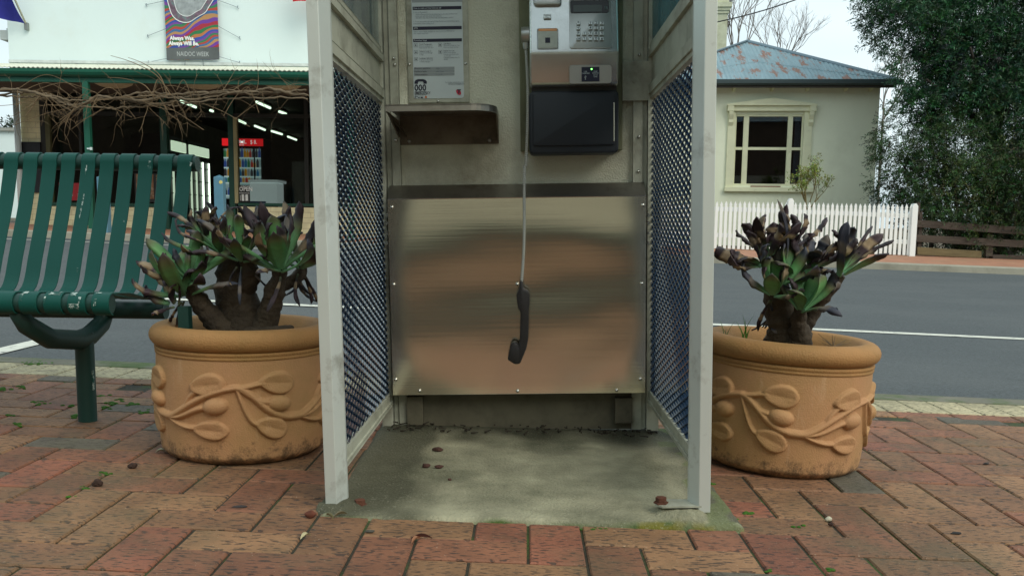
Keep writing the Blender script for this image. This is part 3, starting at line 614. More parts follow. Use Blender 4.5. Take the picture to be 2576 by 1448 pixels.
def rrect(w, h, r, n=5):
    pts = []
    for (cx, cz, a) in ((w / 2 - r, -h / 2 + r, -90), (w / 2 - r, h / 2 - r, 0), (-w / 2 + r, h / 2 - r, 90), (-w / 2 + r, -h / 2 + r, 180)):
        for k in range(n): an = math.radians(a + k * 90 / (n - 1)); pts.append((cx + r * math.cos(an), cz + r * math.sin(an)))
    return pts
def faceplate(mb, a, b, c, d, h, r, mi=0, bev=.0008):
    v = onface((a + c) / 2, (b + d) / 2); wx = onface(c, (b + d) / 2).x - onface(a, (b + d) / 2).x; hz = (onface((a + c) / 2, b) - onface((a + c) / 2, d)).length
    M = Matrix.Translation(v) @ MF0; mb.prism(rrect(wx, hz, r), -h, .002, mi=mi, bev=bev, M=M); return M
M_cast2 = mat('keypad_silver', (.44, .46, .44), rough=.35, metal=.75, var=.06)
m_ = MB(FB); faceplate(m_, 675, -5, 1025, 405, .003, .008); kp = m_.build('keypad_plate', M_cast2, phone, smooth=True, angle=35)
m_ = MB(FB); faceplate(m_, 684, 10, 1004, 114, .0046, .006); scr = m_.build('display', mat('display_black', (.006, .008, .009), rough=.15, spec=.3), phone)
m_ = MB(FB); facebox(m_, 710, 50, 946, 108, .004, .0054); m_.build('screen', mat('lcd', (.02, .04, .028), rough=.25), scr)
m_ = MB(FB); M, _, _ = facebox(m_, 968, 60, 990, 63, .005, .0056); facebox(m_, 968, 72, 978, 75, .005, .0056); facebox(m_, 968, 60, 971, 76, .005, .0056); facebox(m_, 980, 64, 990, 84, .005, .0056); facebox(m_, 966, 84, 990, 87, .005, .0056); m_.build('display_symbol', mat('symbol_grey', (.12, .18, .18)), scr)
M_key = mat('key_metal', (.50, .54, .52), rough=.35, metal=.6); KX = [750, 800, 849, 897, 945]; KYs = [203, 244, 289, 333]
KL = {(0, 0): '^', (0, 2): '1', (0, 3): '2', (0, 4): '3', (1, 0): '<', (1, 2): '4', (1, 3): '5', (1, 4): '6', (2, 0): 'P', (2, 1): 'i', (2, 2): '7', (2, 3): '8', (2, 4): '9', (3, 0): 'OK', (3, 1): 'l', (3, 2): '*', (3, 3): '0', (3, 4): '#'}
for (r, c), s in KL.items():
    m_ = MB(FB); M, wx, hz = facebox(m_, KX[c] - 16, KYs[r] - 15, KX[c] + 16, KYs[r] + 14, .002, .0085, 0, bev=.0012)
    m_.text(s, .011 if len(s) < 2 else .008, M @ Matrix.Translation((0, -.0088, -.0035)) @ Matrix.Rotation(math.pi / 2, 4, 'X'), 1, 'CENTER', bold=.02)
    m_.build('key', [M_key, M_navy], kp)
m_ = MB(FB); M, wx, hz = facebox(m_, 463, 128, 525, 165, .001, .007, 0, bev=.0012)
m_.text("Follow", .0075, M @ Matrix.Translation((0, -.0074, .001)) @ Matrix.Rotation(math.pi / 2, 4, 'X'), 1, 'CENTER'); m_.text("On", .0075, M @ Matrix.Translation((0, -.0074, -.0062)) @ Matrix.Rotation(math.pi / 2, 4, 'X'), 1, 'CENTER'); m_.build('follow_on_button', [M_key, M_navy], phone)
m_ = MB(FB); M = faceplate(m_, 378, -60, 610, 56, .012, .010, bev=.004); m_.build('handset_cradle', M_cast2, phone, smooth=True, angle=40)
# coin/card reader window: dark recess frame, pale plate, coppery top, chip
m_ = MB(FB); faceplate(m_, 408, 238, 586, 412, .0022, .006); rd = m_.build('card_reader', mat('reader_rim', (.30, .32, .31), rough=.3, metal=.8), phone, smooth=True, angle=40)
m_ = MB(FB); faceplate(m_, 418, 262, 578, 402, .0034, .003); m_.build('reader_plate', mat('reader_pale', (.46, .50, .44), rough=.5, var=.15, vscale=40), rd)
m_ = MB(FB); faceplate(m_, 420, 242, 576, 264, .0036, .003); m_.build('reader_slot', mat('reader_copper', (.42, .20, .08), rough=.35, metal=.6), rd)
m_ = MB(FB); faceplate(m_, 477, 318, 518, 361, .0042, .0004, bev=0); m_.build('chip_mark', M_navy, rd)
# lower charger panel
def rectface(mb, a, b, c, d, yv, y2, mi=0, r=None):
    p = RP(FB, yv, *zp(a, b), *zp(c, d))
    if r: mb.prism([((p[0] + p[1]) / 2 + x, (p[2] + p[3]) / 2 + z) for x, z in rrect(p[1] - p[0], p[3] - p[2], r)], yv, y2, mi=mi)
    else: mb.box(p[0], p[1], yv, y2, p[2], p[3], mi=mi)
m_ = MB(FB); rectface(m_, 678, 543, 1026, 692, FY - .0012, FY + .006, r=.007); cp = m_.build('charger_plate', mat('charger_silver', (.42, .41, .38), rough=.5, metal=.75), phone)
m_ = MB(FB); rectface(m_, 778, 556, 926, 676, FY - .0024, FY + .005, 0)
for (s, a, b) in (("USB", 810, 600), ("CHARGER", 810, 614), ("ONE", 893, 598), ("DEVICE", 893, 612), ("AT A", 893, 627), ("TIME", 893, 642)):
    v = LP(FB, 1, FY - .0028, *zp(a, b)); m_.text(s, .0055, tmat(FB, v.x, FY - .0028, v.z), 1, 'CENTER')
for (a, b, c, d) in ((808.5, 626, 811.5, 655), (802, 634, 804, 645), (816, 630, 818, 641), (803, 644, 810, 646), (810, 640, 817, 642), (806, 654, 814, 660)): rectface(m_, a, b, c, d, FY - .003, FY - .0024, 1)
m_.build('charger_label', [M_ink, M_wtxt], cp)
m_ = MB(FB); v = LP(FB, 1, FY - .003, *zp(861, 573)); m_.lathe([(.0001, -.0014), (.0016, -.001), (.002, .0006)], 12, c=(v.x, v.y, v.z), axis='y'); m_.build('indicator_light', mat('green_led', (.1, .8, .1), emit=(.15, 1, .12), est=6), cp)
# neck and lower box
bt2 = bt; p = RP(FB, FY + .045, *zp(365, 715), *zp(1068, 775)); m_ = MB(FB); m_.box(p[0], p[1], FY + .045, BKY - .014, p[2], bt + .004); m_.build('neck', M_black, phone)
p = RP(FB, FY + .028, *zp(344, 752), *zp(1086, 1270)); c_ = ((p[0] + p[1]) / 2, (p[2] + p[3]) / 2)
m_ = MB(FB); m_.prism([(c_[0] + x, c_[1] + z) for x, z in rrect(p[1] - p[0], p[3] - p[2], .014)], FY + .030, BKY - .014, bev=.006, seg=3); lb = m_.build('lower_box', M_box, phone, smooth=True, angle=40)
p = RP(FB, FY + .024, *zp(376, 772), *zp(1056, 1204)); c_ = ((p[0] + p[1]) / 2, (p[2] + p[3]) / 2)
m_ = MB(FB); m_.prism([(c_[0] + x, c_[1] + z) for x, z in rrect(p[1] - p[0], p[3] - p[2], .008)], FY + .0235, FY + .034, bev=.002); m_.build('box_door', M_box, lb, smooth=True, angle=40)
m_ = MB(FB); p = RP(FB, FY + .0225, *zp(1042, 848), *zp(1053, 1172)); m_.box(p[0], p[1], FY + .022, FY + .030, p[2], p[3], bev=.0015); m_.build('door_trim', M_screw, lb)
# cord outlet, armoured cord, handset
v = LP(FB, 1, FY + .05, *zp(313, 305)); m_ = MB(FB); m_.lathe([(.022, -.018), (.024, -.01), (.024, .006), (.018, .012)], 18, c=(v.x + .006, v.y, v.z + .004), axis='x'); m_.tube([(v.x, v.y, v.z - .015), (v.x + .001, v.y, v.z - .036)], [.010, .008], 10); m_.build('cord_outlet', M_cast2, phone, smooth=True, angle=40)
def HP(px, py, y): return LP(FB, 1, y, px, py)
HYD = PY - .045
c0 = Vector((v.x + .001, v.y, v.z - .036)); c1 = HP(754.4 + 1220 / 2.193, 408.6 + 655 / 2.193, HYD)
pl = []; n_ = 420
for k in range(n_ + 1):
    t_ = k / n_; x = c0.x * (1 - t_) + c1.x * t_ + .010 * math.sin(math.pi * t_) * (1 if t_ < .5 else .6) + .003 * math.sin(9 * t_); yv = c0.y * (1 - t_) + c1.y * t_; z = c0.z * (1 - t_) + c1.z * t_; pl.append((x, yv, z))
m_ = MB(FB); m_.tube(pl, [.0048 if k % 4 < 2 else .0038 for k in range(n_ + 1)], 8); m_.build('armoured_cord', mat('cord_metal', (.42, .44, .41), rough=.35, metal=.35), phone)
m_ = MB(FB)
zz6 = lambda a, b: (lambda q: (q.x, q.z))(HP(754.4 + a / 2.193, 408.6 + b / 2.193, HYD))
hp = [(1212, 650), (1228, 650), (1233, 692), (1256, 700), (1267, 722), (1267, 770), (1262, 812), (1261, 900), (1259, 965), (1248, 1022), (1214, 1104), (1186, 1108), (1144, 1082), (1160, 1010), (1168, 990), (1188, 984), (1204, 996), (1206, 1006), (1212, 985), (1214, 900), (1216, 822), (1202, 800), (1196, 760), (1193, 722), (1210, 695)]
m_.prism([zz6(*p) for p in hp], HYD - .021, HYD + .021, bev=.005, seg=2); m_.build('handset', mat('handset_black', (.018, .017, .018), rough=.5, var=.3, vscale=60), phone, smooth=True, angle=40)
# ================================================================ bench
M_bench = mat('bench_paint', (.003, .068, .054), rough=.48, var=.10, vscale=3, bump=.04, bscale=200, spec=.25)
M_benchw = mat('bench_paint_worn', (.004, .085, .070), rough=.42, dirt=(.45, .52, .50), dscale=14, dlo=.57, dhi=.62, damt=.8, coat=.15)
M_bleg = mat('bench_leg_paint', (.004, .040, .032), rough=.5, var=.15, vscale=6)
leg0 = Gn(221, 1058)
YT, YF, YB = 3.05, 2.40, 2.84
ztop = P(467, 412, YT).z; zfr = P(268, 764, YF).z; zbk = P(400, 780, YB).z
print('bench', ztop, zfr, zbk, leg0)
XR = (P(467, 400, YT).x + P(268, 764, YF).x) / 2; PIT = .0640
bench = thing('slatted_bench', 'dark green metal strap bench with chipped white scratches beside the left planter', 'bench', (leg0.x, leg0.y, leg0.z))
NB = 26
def tubep(y, z, r, x0, x1, name, n=20):
    m_ = MB(); m_.tube([(x0, y, z), (x1, y, z)], r, n); return m_.build(name, M_bleg, bench, smooth=True, angle=50)
XL = XR - (NB - 1) * PIT - .04
RT = .026
tubep(YT, ztop, RT, XL, P(497, 410, YT).x, 'top_tube'); tubep(YF, zfr, RT, XL, XR + .018, 'front_tube'); tubep(YB, zbk, RT + .002, XL, P(418, 780, YB).x, 'rear_tube')
# strap profile in (y,z): wraps the front tube, runs back dipping, turns up and wraps over the top tube
def arc(cy, cz, r, a0, a1, n): return [(cy + r * math.cos(math.radians(a0 + (a1 - a0) * k / n)), cz + r * math.sin(math.radians(a0 + (a1 - a0) * k / n))) for k in range(n + 1)]
rw = RT + .003
prof = arc(YF, zfr, rw, 262, 95, 12)
seat = [(YF + .10, zfr + .022), (YF + .20, zfr + .004), (YF + .30, zfr - .012), (YF + .38, zfr - .012)]
def bez(p0, p1, p2, p3, n): return [tuple((1 - t) ** 3 * p0[i] + 3 * t * (1 - t) ** 2 * p1[i] + 3 * t * t * (1 - t) * p2[i] + t ** 3 * p3[i] for i in (0, 1)) for t in [k / n for k in range(1, n + 1)]]
prof += seat
yc0, zc0 = YF + .38, zfr - .012
yt0, zt0 = YT - rw, ztop - .01
prof += bez((yc0, zc0), (yc0 + .10, zc0 - .002), (YB + .03, zc0 + .05), (YB + .075, zc0 + .14), 8)
prof += bez(prof[-1], (YB + .12, zc0 + .24), (yt0 - .04, zt0 - .14), (yt0, zt0), 8)
prof += arc(YT, ztop, rw, 178, -40, 12)
PS = [Vector((0, p[0], p[1])) for p in prof]
def strap_mb(x, wd=.047, th=.0045):
    m_ = MB(); n = len(PS); vs = []
    for i, p in enumerate(PS):
        t_ = (PS[min(i + 1, n - 1)] - PS[max(i - 1, 0)]).normalized(); nn = Vector((0, -t_.z, t_.y)) * th / 2
        c = .0012
        for (dx, s) in ((-wd / 2 + c, 1), (wd / 2 - c, 1), (wd / 2, .4), (wd / 2, -.4), (wd / 2 - c, -1), (-wd / 2 + c, -1), (-wd / 2, -.4), (-wd / 2, .4)):
            vs.append((x + dx, p.y + nn.y * s, p.z + nn.z * s))
    fs = []
    for i in range(n - 1):
        for j in range(8): fs.append((i * 8 + j, i * 8 + (j + 1) % 8, (i + 1) * 8 + (j + 1) % 8, (i + 1) * 8 + j))
    fs += [tuple(range(8)), tuple((n - 1) * 8 + j for j in range(8))]
    return m_.add(vs, fs)
for k in range(NB):
    strap_mb(XR - k * PIT + random.uniform(-.001, .001)).build('strap', M_bench, bench, smooth=True, angle=35)
M_scr = mat('bare_scratch', (.36, .44, .41), rough=.7, var=.5, vscale=90, dirt=(.003, .068, .054), dscale=60, dlo=.46, dhi=.52, damt=1)
def strap_pt(x, px, py):
    """point on the strap sheet seen at a pixel"""
    best = None
    for i in range(len(PS) - 1):
        for t_ in (0, .25, .5, .75):
            p = PS[i].lerp(PS[i + 1], t_); d = p - CAMP; 
            if p.z < zfr - .03: continue
            q = ray(px, py); qq = CAMP + q * ((p.y - CAMP.y) / q.y); e = abs(qq.z - p.z)
            if i > 5 and i < len(PS) - 6 and (best is None or e < best[0]): tt = (PS[i + 1] - PS[i]).normalized(); best = (e, Vector((qq.x, p.y, p.z)), tt)
    return best[1], best[2]
def chip(pts, w):
    """flake of bare metal following the strap surface"""
    m_ = MB(); vs = []; n = len(pts)
    for k, (px, py) in enumerate(pts):
        p, t_ = strap_pt(0, px, py); nn = Vector((0, -t_.z, t_.y)); nn = nn if nn.y < 0 else -nn
        ww = w * (.35 + .65 * math.sin(math.pi * (k + .5) / n)) * random.uniform(.5, 1.1); p = p + nn * .0030
        vs += [(p.x - ww / 2, p.y, p.z), (p.x + ww / 2, p.y, p.z)]
    m_.add(vs, [(2 * i, 2 * i + 1, 2 * i + 3, 2 * i + 2) for i in range(n - 1)]); m_.build('paint_chip', M_scr, bench)
chip([(377 + random.uniform(-1, 1), 405 + k * 2.6) for k in range(10)], .013)
chip([(219 - .21 * k * 2.2, 418 + k * 3) for k in range(9)], .005); chip([(213 - k * .6, 487 + k * 3) for k in range(22)], .006)
chip([(195, 671), (196, 674), (195, 678), (197, 681), (196, 684)], .010); chip([(478, 408), (482, 411), (480, 415), (479, 418)], .008); chip([(312, 556), (313, 559), (314, 562)], .006)
# worn patches on the front wraps
for (xk, a0, a1, w0, w1) in ((1, 100, 135, -.02, .0), (1, 140, 172, .005, .014), (2, 98, 128, -.018, .02), (3, 98, 122, -.02, -.004), (3, 125, 165, -.022, -.014), (0, 100, 112, -.02, -.002), (0, 150, 185, -.018, -.008), (2, 140, 175, -.022, -.015), (1, 175, 200, -.02, .01)):
    m_ = MB(); x = XR - xk * PIT; vs = []
    for k in range(7):
        a = math.radians(a0 + (a1 - a0) * k / 6); r = rw + .0029; e = random.uniform(.4, 1)
        vs += [(x + w0 + (w1 - w0) * .5 * (1 - e), YF + r * math.cos(a), zfr + r * math.sin(a)), (x + w1 - (w1 - w0) * .5 * (1 - e) * random.random(), YF + r * math.cos(a), zfr + r * math.sin(a))]
    m_.add(vs, [(2 * i, 2 * i + 1, 2 * i + 3, 2 * i + 2) for i in range(6)]); m_.build('worn_patch', M_scr, bench)
for xb in (XR - 3.25 * PIT, XR - 15 * PIT):   # bar behind the straps following their curve
    m_ = MB(); vs = []; bp_ = [(p.y + .012, p.z - .010) for p in PS[16:-12]]
    m_.tube([(xb, a, b) for a, b in bp_], .012, 8); m_.build('back_support', M_bleg, bench, smooth=True)
for lx in (leg0.x, leg0.x - 1.15):
    m_ = MB(); m_.tube([(lx, leg0.y, zn(lx, leg0.y) - .01), (lx, leg0.y, zfr - .12)], .0275, 22); lg = m_.build('leg', M_bleg, bench, smooth=True, angle=50)
    ax = [(lx - .03, YF + .01, zfr - .02), (lx - .025, YF + .05, zfr - .065), (lx - .01, YF + .14, zfr - .115), (lx, leg0.y - .04, zfr - .138), (lx + .0, leg0.y + .03, zfr - .135), (lx + .008, leg0.y + .10, zfr - .105), (lx + .012, YB, zbk - .02), (lx + .012, YB + .02, zbk + .02)]
    m_ = MB(); m_.tube(ax, [.022, .027, .029, .030, .030, .028, .026, .022], 14); m_.build('seat_bracket', M_bleg, bench, smooth=True)
m_ = MB(); q = P(237, 957, leg0.y - .018); m_.box(leg0.x + .019, leg0.x + .0285, leg0.y - .012, leg0.y - .006, q.z - .03, q.z + .03); m_.build('leg_sticker', M_scr, bench)
# ================================================================ planters
def sstep(a, b, x): t_ = np.clip((x - a) / (b - a), 0, 1); return t_ * t_ * (3 - 2 * t_)
def capsule(S, Tt, pts, r0, r1, h):
    """ridge along a polyline, radius tapering r0->r1"""
    out = np.zeros_like(S); n = len(pts) - 1
    for i in range(n):
        a = np.array(pts[i]); b = np.array(pts[i + 1]); ab = b - a; L2 = ab @ ab
        t_ = np.clip(((S - a[0]) * ab[0] + (Tt - a[1]) * ab[1]) / L2, 0, 1)
        d = np.hypot(S - a[0] - t_ * ab[0], Tt - a[1] - t_ * ab[1]); r = r0 + (r1 - r0) * (i + t_) / n
        out = np.maximum(out, h * (1 - np.clip(d / r, 0, 1) ** 2) ** .8)
    return out
def leafb(S, Tt, c, L, W, ang, h):
    ca, sa = math.cos(ang), math.sin(ang); x = (S - c[0]) * ca + (Tt - c[1]) * sa; y = -(S - c[0]) * sa + (Tt - c[1]) * ca
    u = x / (L / 2); wv = W / 2 * np.clip(1 - np.abs(u) ** 2.2, 0, 1) ** .75 * (1.0 + .25 * u) + 1e-6
    e = np.abs(y) / wv; ins = np.clip(1 - np.maximum(e, np.abs(u)) ** 4, 0, 1)
    rim = h * ins ** .5 * (.50 + .50 * np.clip(np.maximum(e, np.abs(u)), 0, 1) ** 2.2); groove = .10 * h * np.exp(-(y / (W * .10)) ** 2) * (np.abs(u) < .7)
    return np.where(np.maximum(e, np.abs(u)) < 1, rim - groove, 0)
def berry(S, Tt, c, a, b, ang, h):
    ca, sa = math.cos(ang), math.sin(ang); x = (S - c[0]) * ca + (Tt - c[1]) * sa; y = -(S - c[0]) * sa + (Tt - c[1]) * ca
    return h * np.sqrt(np.clip(1 - (x / a) ** 2 - (y / b) ** 2, 0, 1))
def bezp(pts, n=10):
    p = np.array(pts); out = []
    for k in range(n + 1):
        q = p.copy(); t_ = k / n
        while len(q) > 1: q = q[:-1] * (1 - t_) + q[1:] * t_
        out.append(tuple(q[0]))
    return out
def relief(S, Tt, PER):
    """S in [0,PER) wrapped by caller"""
    H = np.zeros_like(S)
    for off in (-PER, 0, PER):
        s = S - off
        A_, B_ = (0, .125), (.203, .213)
        H = np.maximum(H, capsule(s, Tt, bezp([A_, (.04, .125), (.10, .20), B_]), .011, .009, .011))
        H = np.maximum(H, capsule(s, Tt, bezp([B_, (.25, .213), (.27, .118), (PER, .125)]), .009, .012, .011))
        H = np.maximum(H, capsule(s, Tt, bezp([A_, (.05, .118), (.08, .15), (.115, .158)]), .006, .010, .011))
        H = np.maximum(H, capsule(s, Tt, bezp([A_, (.04, .105), (.07, .10), (.09, .102)]), .006, .008, .010))
        H = np.maximum(H, capsule(s, Tt, bezp([(.06, .150), (.075, .185), (.09, .195), (.10, .20)]), .006, .008, .008))
        H = np.maximum(H, leafb(s, Tt, (.128, .218), .098, .060, .15, .015)); H = np.maximum(H, berry(s, Tt, (.150, .163), .034, .023, .15, .019)); H = np.maximum(H, leafb(s, Tt, (.135, .098), .098, .052, -.05, .015))
        H = np.maximum(H, capsule(s, Tt, bezp([B_, (.235, .210), (.25, .222), (.275, .222)]), .007, .008, .010))
        H = np.maximum(H, capsule(s, Tt, bezp([B_, (.23, .20), (.25, .175), (.28, .172)]), .006, .009, .010))
        H = np.maximum(H, leafb(s, Tt, (.308, .222), .098, .062, -.08, .015)); H = np.maximum(H, berry(s, Tt, (.314, .166), .034, .023, -.15, .019)); H = np.maximum(H, leafb(s, Tt, (.294, .102), .092, .058, -.35, .015))
        H = np.maximum(H, capsule(s, Tt, bezp([B_, (.215, .19), (.23, .11), (.262, .112)]), .006, .007, .009))
    return H
M_terra = mat('terracotta', (.48, .255, .118), rough=.78, var=.18, vscale=4, dirt=(.25, .17, .05), dscale=2.1, dlo=.40, dhi=.68, damt=.75, bump=.22, bscale=260)
t = M_terra.node_tree; b = t.nodes['Principled BSDF']; L = t.links.new; src = b.inputs['Base Color'].links[0].from_socket
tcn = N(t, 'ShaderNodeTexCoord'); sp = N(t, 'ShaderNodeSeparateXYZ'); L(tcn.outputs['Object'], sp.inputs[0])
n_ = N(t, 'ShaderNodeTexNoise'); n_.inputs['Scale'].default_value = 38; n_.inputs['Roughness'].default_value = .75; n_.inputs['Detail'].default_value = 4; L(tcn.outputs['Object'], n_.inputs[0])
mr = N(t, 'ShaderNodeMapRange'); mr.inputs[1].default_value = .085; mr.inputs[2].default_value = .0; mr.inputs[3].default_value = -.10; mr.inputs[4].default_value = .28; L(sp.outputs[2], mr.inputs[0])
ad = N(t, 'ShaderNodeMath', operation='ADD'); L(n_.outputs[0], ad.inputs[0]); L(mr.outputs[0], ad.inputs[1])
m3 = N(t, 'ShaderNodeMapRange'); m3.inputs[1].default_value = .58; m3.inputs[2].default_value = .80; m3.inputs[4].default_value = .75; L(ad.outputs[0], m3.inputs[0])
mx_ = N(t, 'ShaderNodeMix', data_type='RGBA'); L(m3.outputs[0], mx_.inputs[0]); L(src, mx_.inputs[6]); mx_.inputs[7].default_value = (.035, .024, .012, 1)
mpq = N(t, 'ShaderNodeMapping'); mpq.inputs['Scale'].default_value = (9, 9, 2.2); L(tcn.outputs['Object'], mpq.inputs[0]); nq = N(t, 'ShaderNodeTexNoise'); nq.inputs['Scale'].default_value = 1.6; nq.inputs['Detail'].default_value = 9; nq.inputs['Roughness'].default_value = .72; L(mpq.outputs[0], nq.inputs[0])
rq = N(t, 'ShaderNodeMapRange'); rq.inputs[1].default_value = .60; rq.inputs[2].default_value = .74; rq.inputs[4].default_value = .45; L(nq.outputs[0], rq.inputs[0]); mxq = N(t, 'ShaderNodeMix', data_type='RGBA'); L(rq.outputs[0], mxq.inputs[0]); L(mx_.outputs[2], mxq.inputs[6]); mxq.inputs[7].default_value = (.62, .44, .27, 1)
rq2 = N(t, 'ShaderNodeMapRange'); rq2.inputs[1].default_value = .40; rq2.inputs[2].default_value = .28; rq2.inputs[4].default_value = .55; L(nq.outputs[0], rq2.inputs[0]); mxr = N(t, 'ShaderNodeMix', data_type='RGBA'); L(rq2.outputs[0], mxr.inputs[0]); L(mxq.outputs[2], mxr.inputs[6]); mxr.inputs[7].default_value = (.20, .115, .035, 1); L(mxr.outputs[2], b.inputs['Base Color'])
M_rim = mat('terracotta_rim', (.36, .185, .06), rough=.75, var=.2, vscale=5, dirt=(.16, .12, .03), dscale=3, dlo=.45, dhi=.7, damt=.6, bump=.3, bscale=220)
M_pots = mat('potting_soil', (.035, .026, .015), rough=.95, var=.4, vscale=25, dirt=(.05, .08, .015), dscale=8, damt=.7, bump=1, bscale=70)
def planter(label, c, R, Hh, phase, tilt):
    fr = Matrix.Translation(c) @ Matrix.Rotation(tilt, 4, 'Y') @ Matrix.Rotation(phase, 4, 'Z')
    root = thing('planter_pot', label, 'planter', c, 'terracotta planters beside the booth', frame=fr)
    rb = R * .93; per_n = 4; PER = 2 * math.pi * rb / per_n
    # body
    nt_, nh = 640, 150; th_ = np.linspace(0, 2 * math.pi, nt_, endpoint=False); zz = np.linspace(0, Hh * .80, nh)
    S, Z = np.meshgrid((th_ * rb) % PER, zz); k = Hh / .36
    relf = relief(S * .372 / PER, Z / k, .372) * 1.15
    rr = rb * (.955 + .05 * np.sin(np.clip(Z / (Hh * .8), 0, 1) * math.pi * .62)) - .02 * np.clip(1 - Z / .022, 0, 1) ** 2 + relf
    X = rr * np.cos(th_)[None, :]; Y = rr * np.sin(th_)[None, :]
    vs = np.stack([X, Y, Z], -1).reshape(-1, 3).tolist(); fs = []
    for j in range(nh - 1):
        o = j * nt_
        for i in range(nt_): fs.append((o + i, o + (i + 1) % nt_, o + nt_ + (i + 1) % nt_, o + nt_ + i))
    fs.append(tuple(range(nt_)))
    mb = MB(fr); mb.v = [tuple(v) for v in vs]; mb.f = fs; mb.m = [0] * len(fs)
    mb.build('pot_body', M_terra, root, smooth=True)
    m_ = MB(fr); rt = rb * 1.0
    pr = [(rt * .985, Hh * .775), (rt * 1.012, Hh * .785), (rt * 1.015, Hh * .80), (rt * 1.0, Hh * .806), (rt * 1.016, Hh * .815), (rt * 1.02, Hh * .83), (rt * 1.005, Hh * .838)]
    ro = R - .030; 
    for k_ in range(13): a = math.radians(-75 + k_ * 17); pr.append((ro - .004 + .034 * math.cos(a), Hh - .030 + .030 * math.sin(a)))
    pr += [(ro - .045, Hh - .035), (ro - .055, Hh - .07), (ro - .055, Hh - .12)]
    m_.lathe(pr, 120); m_.build('rim', M_rim, root, smooth=True)
    m_ = MB(fr); vs = [(0, 0, Hh - .075)]; fs = []; n = 60
    for r_i in range(1, 9):
        for j in range(n): a = 2 * math.pi * j / n; r = (ro - .05) * r_i / 8; vs.append((r * math.cos(a), r * math.sin(a), Hh - .075 + .008 * nz(r * 20 * math.cos(a), r * 20 * math.sin(a), phase)))
    for j in range(n): fs.append((0, 1 + j, 1 + (j + 1) % n))
    for r_i in range(7):
        for j in range(n): a = 1 + r_i * n; fs.append((a + j, a + (j + 1) % n, a + n + (j + 1) % n, a + n + j))
    m_.add(vs, fs).build('soil', M_pots, root, smooth=True)
    return root, fr
gl = Gn(640, 1178); gr = Gn(1955, 1208)
RL, RR = .250, .250
cl = Vector((P(622, 1000, gl.y + .25).x, gl.y + RL * .9, 0)); cl.z = zn(cl.x, 0) + .002
cr_ = Vector((P(1955, 1000, gr.y + .25).x, gr.y + RR * .9, 0)); cr_.z = zn(cr_.x, 0) + .002
PHL, PHR = -2.236, -1.638
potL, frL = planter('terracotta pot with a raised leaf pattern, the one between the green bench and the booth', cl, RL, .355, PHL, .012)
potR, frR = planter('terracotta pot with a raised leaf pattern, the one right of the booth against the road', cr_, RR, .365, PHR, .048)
print('pots', cl, cr_)
# ================================================================ succulents
M_leaf = attrmat('succulent_leaf', rough=.6, bump=.25, bscale=45)
M_stem = mat('succulent_stem', (.060, .044, .026), rough=.9, var=.4, vscale=14, dirt=(.03, .022, .014), dscale=9, dlo=.42, dhi=.62, damt=.85, bump=1.0, bscale=55)
def lerp3(a, b, t_): return tuple(a[i] * (1 - t_) + b[i] * t_ for i in range(3))
GRN = (.10, .26, .085); GRN2 = (.17, .37, .20); PUR = (.050, .028, .036); BLK = (.018, .013, .016); TAN = (.36, .27, .16); BLU = (.035, .05, .075)
def sleaf(mb, base, d, up, L, W, curl, dead, roll=0.0, sway=0.0):
    """strap leaf: base point, start direction, curl = total bend (rad, + bends back/outwards), dead = dark share from the tip"""
    n = 16; d = Vector(d).normalized(); side = d.cross(Vector(up)); side = side.normalized() if side.length > 1e-3 else d.orthogonal().normalized()
    side = Matrix.Rotation(roll, 3, d) @ side; p = Vector(base); k0 = len(mb.v); sd = random.random() * 50; shade = random.uniform(.8, 1.25); band = random.uniform(.25, .9)
    tangle = random.uniform(-.25, .25)
    for i in range(n + 1):
        t_ = i / n
        w = .97 * W * (.34 + .66 * math.sin(min(1, t_ / .68) * math.pi / 2) ** 1.3) * (1 - max(0, (t_ - .70) / .30) ** 3.6 * .97)
        dd = max(0, min(1, (t_ - (1 - dead)) / .14))
        wr = dd * .22; w *= 1 - dd * .22 * (1 + nz(sd, t_ * 5))
        nn = side.cross(d).normalized(); cup = (.32 if dd < .5 else random.uniform(.2, .8)) * w
        for j in range(5):
            u = (j - 2) / 2; jit = nz(sd + u * 3, t_ * 9, 3) * wr * W * 1.2
            q = p + side * (u * w) + nn * (cup * (u * u) * .8 - (.0025 if abs(j - 2) < 2 else 0) + jit); mb.v.append(tuple(q))
        for j in (3, 2, 1):
            u = (j - 2) / 2; q = p + side * (u * w * .94) + nn * (cup * (u * u) * .8 + .0035 * (1 - t_ * .6)); mb.v.append(tuple(q))
        g = lerp3(GRN2, GRN, min(1, t_ * 1.6)); g = lerp3(g, (.10, .06, .03), max(0, min(1, (t_ - (1 - dead) + .16) / .16)) * .75)
        nv = nz(sd * 2, t_ * 4.0, 8); dk = lerp3(PUR, BLK, max(0, min(1, .5 + nv * 1.3)))
        if abs(t_ - band) < .10 and dd > .5: dk = lerp3(dk, TAN, .75)
        if sd > 38: dk = lerp3(dk, BLU, .6)
        for j in range(8):
            e = .85 if j in (0, 4) else 1.0; ee = 1 + .25 * nz(sd + j, t_ * 12)
            c = lerp3(g, dk, dd); mb.col.append(tuple(max(.002, v * shade * ee * e) for v in c) + (1,))
        step = L / n; c_ = curl * (.10 + 1.9 * t_ ** 2.2) / n
        if dd > .3: c_ *= 1.5; d = (Matrix.Rotation(tangle * .25 + sway / n, 3, nn) @ d)
        d = (Matrix.Rotation(c_, 3, side) @ d).normalized(); p = p + d * step
    for i in range(n):
        for j in range(8): a = k0 + i * 8; mb.f.append((a + j, a + (j + 1) % 8, a + 8 + (j + 1) % 8, a + 8 + j)); mb.m.append(0)
    mb.f.append(tuple(k0 + n * 8 + j for j in range(8))); mb.m.append(0)
